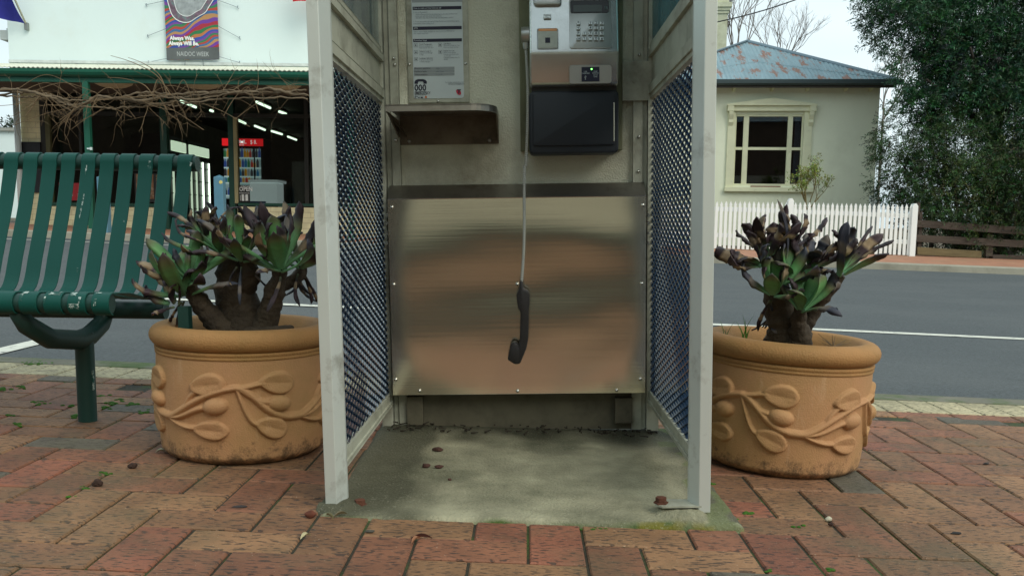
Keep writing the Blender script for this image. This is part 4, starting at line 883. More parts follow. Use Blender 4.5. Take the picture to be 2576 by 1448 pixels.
def rosette(parent, c, ax, n, L, W, deadm, spread=(8, 85), name='leaf_rosette', curl=(.2, 1.6), seed=0, droop=0):
    if seed > 20: L *= .80; W *= .95
    random.seed(seed); mb = MB(); mb.col = []; ax = Vector(ax).normalized(); s1 = ax.orthogonal().normalized(); s2 = ax.cross(s1)
    n = int(n * (.62 if seed > 20 else .78))
    for k in range(n):
        f = (k + .5) / n; az = k * 2.39996 + random.uniform(-.2, .2); pol = math.radians(spread[0] + (spread[1] * .82 - spread[0]) * f ** .85 + random.uniform(-7, 7))
        rad = s1 * math.cos(az) + s2 * math.sin(az); d = ax * math.cos(pol) + rad * math.sin(pol)
        l = 1.36 * L * (.55 + .45 * min(1, f * 1.6)) * random.uniform(.85, 1.15); de = min(.95, max(.10, deadm * (.80 if deadm < .7 else 1) + random.uniform(-.24, .25) + (.12 if f > .7 else -.05)))
        cu = random.uniform(*curl); cu = -cu if random.random() < .55 else cu
        if f > .75: cu = -abs(cu) * 1.1 if random.random() < .6 else cu
        sleaf(mb, c + ax * (.010 * (1 - f)) - ax * .012 * f + rad * .008, d, rad, l, W * random.uniform(.8, 1.15), cu, de, sway=random.uniform(-.5, .5))
    for k in range(droop):      # dry leaves hanging under the rosette
        az = random.uniform(0, 6.28); rad = Vector((math.cos(az), math.sin(az), 0))
        sleaf(mb, c - ax * .03 + rad * .014, rad * .5 + Vector((0, 0, -.6)), rad, L * random.uniform(.7, 1.2), W * .45, random.uniform(-.9, .6), .98, sway=random.uniform(-1, 1))
    return mb.build(name, M_leaf, parent, smooth=True)
def stem(parent, pts, rad, seed=1):
    pts = [Vector(p) for p in pts]; out = []; rr = []; n = len(pts)
    for i in range(n - 1):
        for k in range(8):
            t_ = k / 8; p0, p1, p2, p3 = pts[max(i - 1, 0)], pts[i], pts[i + 1], pts[min(i + 2, n - 1)]
            q = .5 * ((2 * p1) + (p2 - p0) * t_ + (2 * p0 - 5 * p1 + 4 * p2 - p3) * t_ ** 2 + (3 * p1 - p0 - 3 * p2 + p3) * t_ ** 3); out.append(q)
            r = rad[i] * (1 - t_) + rad[i + 1] * t_; rr.append(r * (1 + .10 * nz(q.z * 40, seed, 2) + .05 * math.sin((i * 8 + k) * 2.1)))
    out.append(pts[-1]); rr.append(rad[-1]); mb = MB(); mb.tube(out, rr, 14)
    mb.v = [tuple(Vector(v) + Vector((nz(v[0] * 45, v[1] * 45, v[2] * 45), nz(v[1] * 45, v[2] * 45, 5), 0)) * .007) for v in mb.v]
    return mb.build('stem', M_stem, parent, smooth=True)
def Q(px, py, y): return P(px, py, y)
YL = cl.y; YR = cr_.y
pl_ = thing('potted_succulent', 'tree like succulent with withered purple black leaves in the pot beside the bench', 'plant', (cl.x, cl.y, .28), 'withered succulents in the terracotta pots')
zs = 862
stem(pl_, [Q(628, 872, YL), Q(610, 800, YL), Q(588, 720, YL), Q(585, 640, YL)], [.085, .062, .052, .030], 1)
stem(pl_, [Q(600, 850, YL - .03), Q(560, 822, YL - .04), Q(520, 785, YL - .05), Q(490, 740, YL - .06), Q(475, 705, YL - .06)], [.040, .034, .028, .024, .016], 2)
stem(pl_, [Q(640, 860, YL - .02), Q(672, 800, YL - .03), Q(690, 735, YL - .05), Q(708, 672, YL - .06)], [.045, .034, .027, .018], 3)
stem(pl_, [Q(630, 855, YL - .06), Q(690, 842, YL - .08), Q(735, 822, YL - .08)], [.040, .026, .006], 4)
stem(pl_, [Q(610, 730, YL), Q(628, 690, YL - .04), Q(618, 640, YL - .05)], [.035, .028, .016], 5)
stem(pl_, [Q(700, 720, YL), Q(745, 700, YL + .04), Q(765, 660, YL + .06)], [.020, .018, .012], 6)
rosette(pl_, Q(462, 735, YL - .07), (-.12, -.35, 1), 15, .120, .021, .42, seed=11, droop=2, spread=(8, 80))
rosette(pl_, Q(478, 700, YL - .07), (.25, -.5, .8), 13, .110, .019, .45, seed=12, spread=(10, 80))
rosette(pl_, Q(556, 632, YL - .02), (-.25, -.35, .9), 17, .105, .016, .45, seed=13, spread=(6, 80))
rosette(pl_, Q(606, 648, YL - .08), (.05, -.5, .85), 16, .105, .015, .50, seed=14, droop=4, spread=(8, 78))
rosette(pl_, Q(520, 600, YL + .05), (-.2, -.1, 1), 14, .095, .016, .72, seed=15, spread=(6, 70))
rosette(pl_, Q(704, 672, YL - .09), (-.05, -.45, .9), 22, .140, .021, .38, seed=16, droop=2, spread=(5, 82))
rosette(pl_, Q(760, 665, YL + .03), (.25, -.3, .8), 14, .120, .019, .58, seed=17, droop=6, spread=(8, 85))
rosette(pl_, Q(672, 620, YL + .08), (0, -.1, 1), 12, .120, .018, .85, seed=18, spread=(8, 60))
rosette(pl_, Q(436, 762, YL - .09), (-.5, -.4, .6), 8, .078, .021, .80, seed=19, spread=(8, 70))
m_ = MB(); a_, b_ = Q(468, 842, YL - .12), Q(464, 770, YL - .12); m_.tube([a_ - Vector((0, 0, .03)), b_], .020, 4); tag(m_.build('stake', M_bleg), 'short square dark green stake standing in the pot beside the bench', 'stake')
pr_ = thing('potted_succulent', 'succulent with curled black leaves and an arm reaching right, right of the booth', 'plant', (cr_.x, cr_.y, .28), 'withered succulents in the terracotta pots')
stem(pr_, [Q(1975, 880, YR), Q(1972, 840, YR), Q(1962, 780, YR), Q(1950, 700, YR), Q(1960, 640, YR)], [.052, .045, .042, .032, .020], 7)
stem(pr_, [Q(1995, 878, YR - .03), Q(2012, 850, YR - .04), Q(2008, 810, YR - .06), Q(2014, 770, YR - .08)], [.042, .034, .022, .015], 8)
stem(pr_, [Q(2005, 850, YR + .02), Q(2035, 800, YR), Q(2070, 745, YR - .02), Q(2115, 690, YR - .04)], [.026, .022, .020, .015], 9)
rosette(pr_, Q(2016, 772, YR - .09), (.05, -.4, .95), 13, .150, .027, .35, seed=21, spread=(6, 72))
rosette(pr_, Q(2118, 686, YR - .05), (.35, -.2, .9), 9, .140, .024, .55, seed=22, spread=(5, 50))
rosette(pr_, Q(1945, 735, YR - .08), (-.15, -.5, .8), 15, .120, .022, .45, seed=23, droop=2, spread=(8, 85))
rosette(pr_, Q(1990, 705, YR - .04), (0, -.3, 1), 15, .130, .024, .55, seed=24, spread=(6, 75))
rosette(pr_, Q(1915, 660, YR - .05), (-.7, -.3, .6), 13, .130, .026, .88, seed=25, spread=(8, 75), droop=2)
rosette(pr_, Q(1935, 630, YR), (-.15, -.1, 1), 14, .120, .024, .85, seed=26, spread=(6, 65))
rosette(pr_, Q(2040, 670, YR - .03), (.2, -.3, .9), 14, .120, .025, .82, seed=27, spread=(6, 75))
rosette(pr_, Q(1985, 620, YR), (.05, -.1, 1), 11, .125, .020, .85, seed=28, spread=(5, 60))
rosette(pr_, Q(2035, 725, YR - .03), (.2, -.4, .7), 5, .080, .024, .75, seed=29, spread=(8, 85), droop=1)
rosette(pr_, Q(1955, 800, YR + .02), (-.3, -.3, -.5), 5, .110, .012, .95, seed=30, spread=(8, 60), droop=4)
random.seed(31)
mb = MB(); mb.col = []; sleaf(mb, Q(2120, 680, YR - .05), (.75, -.1, .65), (1, 0, 0), .155, .016, .35, .85); mb.build('leaf', M_leaf, pr_, smooth=True)
mb = MB(); mb.col = []; sleaf(mb, Q(2122, 678, YR - .05), (.45, -.1, .9), (1, 0, 0), .15, .012, .5, .9); mb.build('leaf', M_leaf, pr_, smooth=True)
mb = MB(); mb.col = []; sleaf(mb, Q(2120, 684, YR - .05), (.55, -.1, .75), (0, -1, 0), .15, .020, -.2, .7); mb.build('leaf', M_leaf, pr_, smooth=True)
mb = MB(); mb.col = []; sleaf(mb, Q(1978, 650, YR - .05), (.04, -.1, 1), (0, -1, 0), .17, .007, .02, .98); mb.build('leaf', M_leaf, pr_, smooth=True)
# weeds in the pot
M_grass = attrmat('grass_blade', rough=.5)
def tuft(loc, n, h, name, label, col=(.10, .30, .03), sp=.03, dry=False):
    mb = MB(); mb.col = []
    for k in range(n):
        a = random.uniform(0, 6.28); x = loc.x + random.uniform(-.008, .008); y = loc.y + random.uniform(-.008, .008); hh = h * random.uniform(.5, 1); k0 = len(mb.v); lean = random.uniform(.1, 1) * sp
        for i in range(6):
            t_ = i / 5; w = .0022 * (1 - t_) + .0003; px_, py_ = x + math.cos(a) * lean * t_ * t_, y + math.sin(a) * lean * t_ * t_
            mb.v += [(px_ - w, py_, loc.z + hh * t_), (px_ + w, py_ + w, loc.z + hh * t_)]; c = tuple(v * random.uniform(.7, 1.3) for v in col); mb.col += [(*c, 1)] * 2
        for i in range(5): mb.f.append((k0 + 2 * i, k0 + 2 * i + 1, k0 + 2 * i + 3, k0 + 2 * i + 2)); mb.m.append(0)
    return tag(mb.build(name, M_grass), label, 'weed')
random.seed(5)
tuft(Q(1873, 862, YR + .02), 9, .085, 'grass_tuft', 'bright green grass tuft growing in the right planter, left of the stems')
tuft(Q(1824, 858, YR - .02), 5, .06, 'grass_tuft', 'thin pale grass tuft at the left edge of the right planter', (.14, .20, .06))
mb = MB(); c0_ = Q(2095, 872, YR - .02)
for k in range(9):
    a = random.uniform(0, 3.14); l = random.uniform(.03, .06); mb.tube([c0_, c0_ + Vector((math.cos(a) * l, random.uniform(-.02, .02), abs(math.sin(a)) * l * .7 + .004))], [.0015, .0006], 4)
tag(mb.build('dry_twig', mat('twig_brown', (.14, .10, .06), rough=.9)), 'sprig of dry brown twigs lying in the right planter, right of the stems', 'twig')
# ================================================================ small litter and moss
M_nut = mat('dark_nut', (.045, .022, .014), rough=.9, var=.5, vscale=90, bump=.8, bscale=200)
def pebble(px, py, r, label, m=M_nut, name='pebble', cat='stone', sq=(1, .8, .7)):
    g = Gn(px, py); x, y = g.x, g.y; z = zslab(x, y) if SX0 < x < SX1 and SY0 < y < SY1 else zn(x, y)
    bm = bmesh.new(); bmesh.ops.create_icosphere(bm, subdivisions=3, radius=r); sd = random.random() * 30
    vs = [(x + v.co.x * sq[0] * (1 + .5 * nz(v.co.x / r * .9 + sd, v.co.y / r * .9, v.co.z / r)), y + v.co.y * sq[1], z + r * sq[2] * .8 + v.co.z * sq[2] * (1 + .4 * nz(v.co.x / r + sd, v.co.z / r))) for v in bm.verts]
    fs = [[v.index for v in f.verts] for f in bm.faces]; bm.free(); mb = MB(); mb.add(vs, fs); tag(mb.build(name, m, smooth=True), label, cat)
M_frag = mat('brick_fragment', (.07, .03, .022), rough=.9, var=.4, vscale=60, bump=.6, bscale=150)
pebble(1101, 1139, .011, 'dark brick fragment lying highest on the slab, inside the booth', M_frag, 'brick_fragment', 'stone', (1.3, .8, .6))
pebble(1071, 1181, .010, 'dark brick fragment on the slab, left one of the close pair', M_frag, 'brick_fragment', 'stone', (1.1, .8, .7))
pebble(1103, 1183, .010, 'dark brick fragment on the slab, right one of the close pair', M_frag, 'brick_fragment', 'stone', (1.1, .7, .6))
pebble(1131, 1214, .005, 'tiny dark crumb on the slab below the close pair of fragments', M_frag, 'brick_fragment', 'stone')
pebble(334, 1176, .011, 'dark nut on the paving just below left of the left planter', name='fallen_nut', cat='nut')
pebble(245, 1221, .012, 'dark cup shaped nut on the paving under the bench end', name='fallen_nut', cat='nut', sq=(1.1, .8, .8))
pebble(782, 1300, .010, 'rusty brown nut on the paving just left of the booth front left post', mat('nut_rust', (.12, .035, .018), rough=.9, var=.4, vscale=70), 'fallen_nut', 'nut', (1.2, .9, .9))
pebble(603, 1276, .011, 'flat dark bark scrap on the paving below the left planter', mat('bark_scrap', (.035, .03, .03), rough=.9), 'bark_scrap', 'bark', (1.3, .6, .3))
pebble(2083, 1309, .008, 'pale round pebble on the paving below the right planter', mat('pale_stone', (.50, .48, .36), rough=.8), 'pebble', 'stone')
pebble(2090, 1321, .006, 'small dark nut touching the pale pebble below the right planter', name='fallen_nut', cat='nut')
pebble(2403, 1342, .009, 'flat black bark scrap on the paving at the lower right', mat('bark_black', (.02, .02, .02), rough=.9), 'bark_scrap', 'bark', (1.3, .7, .3))
pebble(2480, 1167, .007, 'dark flat scrap on the paving at the right edge, halfway to the road', mat('scrap_dark', (.02, .02, .02), rough=.9), 'bark_scrap', 'bark', (1.3, .7, .4))
pebble(930, 1338, .007, 'grey chip of stone in the joint at the left front corner of the slab', mat('chip_grey', (.07, .065, .05), rough=.9), 'stone_chip', 'stone', (1.3, .8, .5))
def litterleaf(px, py, L, W, ang, col, label):
    g = Gn(px, py); mb = MB(); mb.col = []; n = 8
    for i in range(n + 1):
        t_ = i / n; w = W * math.sin(math.pi * t_) ** .8 + .0002; x = (t_ - .5) * L
        for u in (-1, 0, 1):
            q = Vector((x * math.cos(ang) - u * w * math.sin(ang), x * math.sin(ang) + u * w * math.cos(ang), 0)); z = .004 + .006 * abs(u) * w / W + .004 * math.sin(t_ * 3.1)
            mb.v.append((g.x + q.x, g.y + q.y, zn(g.x, g.y) + z)); mb.col.append((*[c * (1.15 if u == 0 else .95) for c in col], 1))
    for i in range(n):
        for j in range(2): a = i * 3 + j; mb.f.append((a, a + 1, a + 4, a + 3)); mb.m.append(0)
    tag(mb.build('fallen_leaf', M_grass), label, 'leaf')
litterleaf(769, 1355, .030, .0055, 1.0, (.42, .38, .22), 'pale yellow leaf on the paving below the booth front left post')
litterleaf(1046, 1364, .034, .004, 1.1, (.30, .14, .07), 'pinkish tan leaf standing in the joint before the slab')
litterleaf(1060, 1358, .045, .0012, .1, (.06, .02, .015), 'thin dark red leaf stalk crossing the pinkish leaf before the slab')
litterleaf(405, 1140, .030, .008, .3, (.30, .30, .22), 'pale grey leaf by the foot of the left planter')
litterleaf(830, 1305, .04, .003, 2.2, (.20, .17, .08), 'straw coloured strip of leaf litter at the foot of the front left post')
litterleaf(856, 1300, .035, .003, .7, (.12, .10, .05), 'brown strip of leaf litter beside the front left post')
# moss cushions: one growth nobody could count
M_moss = mat('moss_green', (.045, .14, .008), rough=.95, var=.4, vscale=30, bump=.8, bscale=250)
mb = MB()
def mosspatch(px, py, w, n, rz=.010):
    for k in range(n):
        g = Gn(px + random.gauss(0, w), py + random.gauss(0, 2.2)); r = random.uniform(.5, 1) * rz
        bm = bmesh.new(); bmesh.ops.create_icosphere(bm, subdivisions=2, radius=r)
        vs = [(g.x + v.co.x * 1.25, g.y + v.co.y, zn(g.x, g.y) + v.co.z * .55 + .001 * nz(v.co.x * 300, v.co.y * 300)) for v in bm.verts]; fs = [[v.index for v in f.verts] for f in bm.faces]; bm.free(); mb.add(vs, fs)
for (a, c, w, n) in ((282, 1013, 7, 14), (264, 1024, 6, 7), (300, 1006, 6, 6), (335, 1016, 9, 9), (358, 1036, 10, 8), (175, 1021, 6, 6), (24, 1043, 4, 5), (100, 913, 20, 26), (5, 980, 5, 6), (95, 1012, 12, 8), (40, 1068, 8, 5), (260, 995, 12, 7), (190, 1047, 5, 6), (390, 1030, 8, 5), (272, 1191, 14, 6), (190, 1250, 10, 4), (215, 1225, 10, 5), (45, 975, 20, 8), (1880, 1290, 8, 10), (1855, 1330, 8, 7), (1936, 1433, 6, 5), (2090, 1432, 4, 6), (1775, 1306, 25, 16), (1655, 1322, 30, 12), (1500, 1330, 30, 8), (1740, 1170, 8, 10), (1725, 1130, 8, 8), (1790, 1215, 6, 6), (2010, 1322, 10, 4)):
    mosspatch(a, c, w, n, .0085 if c < 1100 else .0055)
tag(mb.build('moss', M_moss, smooth=True), 'small cushions of green moss in the joints of the footpath', 'moss', kind='stuff')
# leaf litter along the back of the slab
random.seed(77); mb = MB()
for k in range(120):
    x = random.uniform(SX0 + .05, SX1 - .06); y = random.uniform(2.70, 2.86); a = random.uniform(0, 3.14); l = random.uniform(.008, .028); z = zslab(x, y) + random.uniform(.002, .012)
    mb.tube([(x, y, z), (x + l * math.cos(a), y + l * math.sin(a), z + random.uniform(-.003, .006))], [.003, .0015], 4)
tag(mb.build('leaf_litter', mat('litter_dark', (.03, .024, .015), rough=.95, var=.5, vscale=50)), 'dark leaf litter gathered along the back of the slab', 'litter', kind='stuff')
# ================================================================ shop across the road
YS, YV = 17.0, 14.85
def R4(a, b, c, d, Y): return RP(I4, Y, a, b, c, d)
M_wallw = mat('shop_white_wall', (.68, .79, .78), rough=.85, var=.04, vscale=.7, dirt=(.60, .64, .58), dscale=1.2, dlo=.55, dhi=.8, damt=.35, bump=.1, bscale=12)
M_cream = brickmat('cream_brick', (.86, .78, .48), (.82, .74, .46), (.62, .54, .32), .30, .10, .006, .5)
M_dkgr = mat('shop_dark_green', (.008, .060, .036), rough=.45, var=.15, vscale=3)
M_dkbr = mat('shop_dark_frame', (.020, .018, .012), rough=.6, var=.3, vscale=5)
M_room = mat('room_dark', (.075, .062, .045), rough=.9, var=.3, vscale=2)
M_ply = mat('timber_cream', (.42, .36, .18), rough=.6, var=.15, vscale=3)
M_glass = glassmat('shop_glass', (.72, .76, .74), .04, .01)
zS = lambda px, py: P(px, py, YS)
xl = R4(26, 0, 30, 400, YS)[0]; zg = .40
shop = thing('shop_building', 'white corner shop with green veranda, cream brick base and dark lit windows across the road', 'shop', (P(500, 570, YS).x, YS, zg))
def sp(mb, name, m, par=None, **k): return mb.build(name, m, par or shop, **k)
zU = P(300, 205, YS).z
m_ = MB(); m_.box(xl, P(1150, 100, YS).x, YS, YS + .25, zU, 7.5); sp(m_, 'upper_wall', M_wallw)
XPL, XPR = P(55, 400, YS).x, P(104, 400, YS).x; zWS = P(300, 512, YS).z
m_ = MB(); m_.box(XPL, XPR, YS + .02, YS + .27, zg - .1, zU); sp(m_, 'brick_pier', M_cream)
XD0, XD1 = P(405, 400, YS).x, P(596, 400, YS).x; XB = P(893, 400, YS).x; XE = P(1150, 400, YS).x
m_ = MB(); m_.box(XPR, XD0, YS + .02, YS + .24, zg - .2, zWS - .06); sp(m_, 'brick_dado', M_cream)
m_ = MB(); m_.box(XD1 - .02, XB, YS + .02, YS + .24, zg - .3, P(680, 518, YS).z - .02); sp(m_, 'brick_dado', M_cream)
m_ = MB(); m_.box(XB, XE, YS + .01, YS + .26, zg - .4, zU); sp(m_, 'brick_wall', M_cream)
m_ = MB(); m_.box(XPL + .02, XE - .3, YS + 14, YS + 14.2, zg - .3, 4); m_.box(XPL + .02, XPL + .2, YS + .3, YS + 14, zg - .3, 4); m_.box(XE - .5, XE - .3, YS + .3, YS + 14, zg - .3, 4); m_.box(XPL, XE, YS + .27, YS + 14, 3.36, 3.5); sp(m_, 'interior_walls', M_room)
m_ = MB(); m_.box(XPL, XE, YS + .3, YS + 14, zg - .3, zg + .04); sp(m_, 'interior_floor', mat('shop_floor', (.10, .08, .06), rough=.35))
# frames and glass
ztr0, ztr1 = P(300, 291, YS).z, P(300, 281, YS).z
m_ = MB(); m_.box(XPR, XD0, YS, YS + .14, zWS - .06, zWS + .01); sp(m_, 'window_sill', M_dkgr)
m_ = MB(); m_.box(XD1, XB, YS, YS + .14, P(680, 518, YS).z, P(680, 511, YS).z); sp(m_, 'window_sill', M_dkgr)
m_ = MB(); m_.box(XPR, XB, YS + .02, YS + .12, ztr0, ztr1); sp(m_, 'transom_bar', M_dkbr)
for (a, c, m) in ((104, 117, M_dkbr), (404, 420, M_dkgr), (574, 588, M_dkgr), (200, 206, M_dkbr), (765, 775, M_dkbr), (886, 894, M_dkgr)):
    m_ = MB(); m_.box(P(a, 400, YS).x, P(c, 400, YS).x, YS + .01, YS + .13, zWS if a not in (404, 574) else zg, zU); sp(m_, 'window_post', m)
m_ = MB(); m_.box(P(588, 400, YS).x, P(596, 400, YS).x, YS + .0, YS + .15, P(590, 511, YS).z, ztr0); sp(m_, 'window_post', M_ply)
m_ = MB(); m_.box(P(117, 400, YS).x, P(128, 400, YS).x, YS + .0, YS + .12, zWS, ztr0); sp(m_, 'window_post', mat('olive_frame', (.10, .09, .03), rough=.6))
for (a, c) in ((128, 404), (596, 886)):
    m_ = MB(); m_.box(P(a, 400, YS).x, P(c, 400, YS).x, YS + .06, YS + .066, zWS, ztr0); sp(m_, 'window_pane', M_glass)
for (a, c) in ((117, 404), (420, 574), (588, 886)):
    m_ = MB(); m_.box(P(a, 400, YS).x, P(c, 400, YS).x, YS + .06, YS + .066, ztr1, zU); sp(m_, 'transom_pane', M_glass)
# veranda
zg0, zg1, zb0, zb1 = P(340, 176, YV - .12).z, P(340, 191, YV - .12).z, P(340, 194, YV).z, P(340, 209, YV).z
XVL, XVR = -13.2, XE + .5
m_ = MB(); pr = [(YV - .13, zg0), (YV - .02, zg0), (YV - .02, zg1 - .01), (YV - .06, zg1 - .015), (YV - .10, zg1 + .01), (YV - .125, zg1 + .05)]
m_.prism(pr, XVL, XVR, axis='x'); sp(m_, 'gutter', M_green, smooth=False)
m_ = MB(); m_.box(XVL, XVR, YV, YV + .06, zb1, zb0 + .06); sp(m_, 'fascia_beam', M_green)
# corrugated veranda roof
M_vroof = mat('cream_roof_sheet', (.66, .68, .56), rough=.6, var=.1, vscale=2, dirt=(.35, .34, .25), dscale=3, damt=.4)
zr0, zr1 = zg0 + .03, P(340, 165, YS).z; m_ = MB(); vs = []; n = int((XVR - XVL) / .019)
for i in range(n + 1):
    x = XVL + i * .019; c = .009 * math.cos(i * math.pi / 2)
    for (y, z) in ((YV - .09, zr0 - .012), (YV - .09, zr0), (YS, zr1)): vs.append((x, y, z + c))
fs = []
for i in range(n):
    for j in (0, 1): a = 3 * i + j; fs.append((a, a + 1, a + 4, a + 3))
m_.add(vs, fs); sp(m_, 'veranda_roof', M_vroof)
m_ = MB(); m_.box(xl, XVR - .5, YS - .03, YS - .003, zr1 + .02, zr1 + .07); sp(m_, 'flashing', mat('flashing_grey', (.55, .6, .58), rough=.5, var=.2, vscale=9))
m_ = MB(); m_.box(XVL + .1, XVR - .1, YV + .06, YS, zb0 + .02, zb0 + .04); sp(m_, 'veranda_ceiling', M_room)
for (a, bb) in ((285, 222), (510, 225), (712, 226)):
    q = P(a, bb, 15.6); m_ = MB(); m_.lathe([(.001, 0), (.12, .008), (.22, .03), (.30, .07), (.335, .12), (.34, .16)], 28, c=(q.x, q.y, q.z)); sp(m_, 'veranda_lamp', mat('lamp_dome', (.52, .46, .30), rough=.5), smooth=True)
for a in (229, 883, -180):
    q = P(a, 500, YV + .02); m_ = MB(); m_.box(q.x - .047, q.x + .047, YV - .03, YV + .065, zfar(q.x, YV), zb1 + .02, bev=.006); po = sp(m_, 'veranda_post', M_green)
    if a == 229:
        q = P(226, 374, YV - .05); m_ = MB(); m_.box(q.x - .05, q.x + .035, YV - .05, YV - .03, q.z - .012, q.z + .012, bev=.003); m_.box(q.x + .0, q.x + .035, YV - .06, YV - .03, q.z - .022, q.z + .022); m_.build('hook', M_wallw, po)
        m_ = MB(); m_.box(P(229, 500, YV).x - .075, P(229, 500, YV).x + .075, YV - .06, YV + .09, zfar(-6.9, YV) - .02, zfar(-6.9, YV) + .05, bev=.005); m_.build('post_foot', M_conc2, po)
# pipes and wall bits on the left corner
m_ = MB(); q = P(46, 400, YS - .1); m_.tube([(q.x, YS - .08, zg + .02), (q.x, YS - .08, zU - .05)], .055, 12); sp(m_, 'downpipe', M_white, smooth=True)
m_ = MB(); q = P(12, 82, YS); m_.box(q.x - .12, q.x + .10, YS + .05, YS + .3, q.z - .12, q.z + .05); q = P(28, 105, YS); m_.tube([(q.x - .08, YS + .1, q.z + .25), (q.x - .03, YS + .1, q.z + .05), (q.x - .02, YS + .1, q.z - .15)], .05, 10); sp(m_, 'rainwater_head', mat('pvc_grey', (.42, .46, .45), rough=.6))
for (a, bb, wd) in ((285, 163, 12), (192, 163, 8), (700, 169, 12)):
    q = P(a, bb, YS - .01); m_ = MB(); m_.box(q.x - wd / 260, q.x + wd / 260, YS - .025, YS - .001, q.z - .008, q.z + .008); sp(m_, 'vent_block', M_conc2)
# things inside the shop
M_lamp = mat('tube_light', (.9, .95, .85), emit=(.80, 1.0, .78), est=2.0); M_lit = mat('lit_header', (.7, .8, .7), emit=(.42, .55, .40), est=.75)
TUB = [(455, 255, 492, 270), (529, 278, 535, 280), (595, 301, 617, 311), (641, 317, 666, 327), (683, 330, 709, 338), (724, 344, 745, 352), (645, 257, 679, 272), (702, 281, 719, 287)]
TL = ['nearest tube light of the left row on the shop ceiling', 'tube light second nearest in the left row on the shop ceiling, half hidden by vine', 'tube light just right of the shop door frame top', 'tube light second from the door frame under the shop window top', 'tube light third from the door frame seen through the shop window', 'farthest tube light at the right end of the shop window', 'nearest tube light of the right row above the transom', 'second tube light of the right row above the transom, close to the booth']
for (a, b_, c, d), lb in zip(TUB, TL):
    zc = 3.28; 
    def hit(px, py): q = ray(px, py); t = (zc - CH) / q.z; return CAMP + q * t
    p, q = hit(a, b_), hit(c, d); mb = MB(); xm = (p.x + q.x) / 2
    root = thing('tube_light', lb, 'light', (xm, (p.y + q.y) / 2, zc), 'tube lights on the shop ceiling')
    mb.tube([(p.x, p.y, zc), (q.x, q.y, zc)], .030, 8); mb.build('tube', M_lamp, root); mb = MB(); mb.box(xm - .06, xm + .06, min(p.y, q.y), max(p.y, q.y), zc + .035, zc + .078); mb.build('fitting', M_room, root)
# row of fridges along the left wall
FX = -8.15; M_fr = mat('fridge_black', (.02, .02, .02), rough=.4)
def Yx(px): return 2254 * -FX / (1287.5 - px)
for k, (a, c, b_, lb) in enumerate(((415, 430, (), 'black drinks fridge with the shortest lit header, left of the shop doorway'), (438, 479, (443, 470), 'black drinks fridge with a long pale lit header in the shop doorway, middle one'), (482, 535, (487, 500, 516, 531), 'black drinks fridge with bright door strips, farthest in along the shop doorway wall'))):
    ya, yb = Yx(a), Yx(c); root = thing('drinks_fridge', lb, 'fridge', (FX - .35, (ya + yb) / 2, zg + .04), 'fridges along the left wall inside the shop')
    m_ = MB(); m_.box(FX - .7, FX - .03, ya + .02, yb - .02, zg + .04, 2.6); m_.build('cabinet', M_fr, root)
    m_ = MB(); m_.box(FX - .03, FX, ya + .06, yb - .06, 2.26, 2.50, bev=.02); m_.build('lit_header', M_lit, root)
    for px in b_: m_ = MB(); y = Yx(px); m_.box(FX - .02, FX + .01, y - .025, y + .03, zg + .2, 2.12); m_.build('light_strip', mat('strip_light', (.9, 1, .9), emit=(.75, .95, .75), est=1.8) if px > 510 else M_lit, root)
    m_ = MB(); 
    for zz in (.9, 1.25, 1.6, 1.95): m_.box(FX - .028, FX - .004, ya + .1, yb - .1, zz, zz + .02)
    m_.build('shelf_edges', mat('shelf_edge', (.3, .35, .33), rough=.5), root)
# red topped fridge facing the street
YFR = 21.5; f0 = R4(559, 349, 661, 367, YFR); root = thing('red_topped_fridge', 'drinks fridge with red header and shelves of bottles at the shop back', 'fridge', ((f0[0] + f0[1]) / 2, YFR + .3, zg + .04))
m_ = MB(); m_.box(f0[0], f0[1], YFR + .03, YFR + .7, zg + .04, f0[3]); m_.build('cabinet', M_fr, root)
m_ = MB(); m_.box(f0[0], f0[1], YFR - .03, YFR + .03, f0[2], f0[3], bev=.004)
hd = m_.build('header_sign', mat('header_red', (.65, .02, .02), rough=.4, emit=(.75, .015, .02), est=.6), root)
m_ = MB(); 
def stext(mb, s, px, py, size, Y, mi=0, sx=1.0, bold=.01, rot=0, align='LEFT'):
    q = P(px, py, Y); M = Matrix.Translation(q) @ Matrix.Rotation(math.pi / 2, 4, 'X') @ Matrix.Rotation(rot, 4, 'Z'); mb.text(s, size, M, mi, align, sx, bold)
stext(m_, "2", 575, 361, .13, YFR - .034); stext(m_, "CO", 575, 366, .05, YFR - .034); stext(m_, "0ML", 597, 361, .12, YFR - .034); stext(m_, "VARIETIES", 597, 366, .045, YFR - .034, sx=.8); stext(m_, "$ 8.", 629, 362, .13, YFR - .034, sx=.8)
m_.build('header_print', mat('header_white', (.8, .8, .8), emit=(.8, .8, .8), est=.5), hd)
inn = R4(564, 374, 657, 500, YFR)
m_ = MB(); m_.box(inn[0], inn[1], YFR + .012, YFR + .029, inn[2], inn[3]); m_.build('lit_interior', mat('fridge_lit', (.3, .36, .36), emit=(.10, .15, .15), est=.8), root)
random.seed(3); PAL = [(.5, .25, .02), (.6, .45, .05), (.05, .10, .35), (.04, .2, .08), (.4, .05, .04), (.3, .33, .33), (.05, .05, .06), (.55, .30, .06), (.02, .15, .3)]
MPAL = [mat('bottle_colour', c, rough=.3, emit=c, est=.25) for c in PAL]
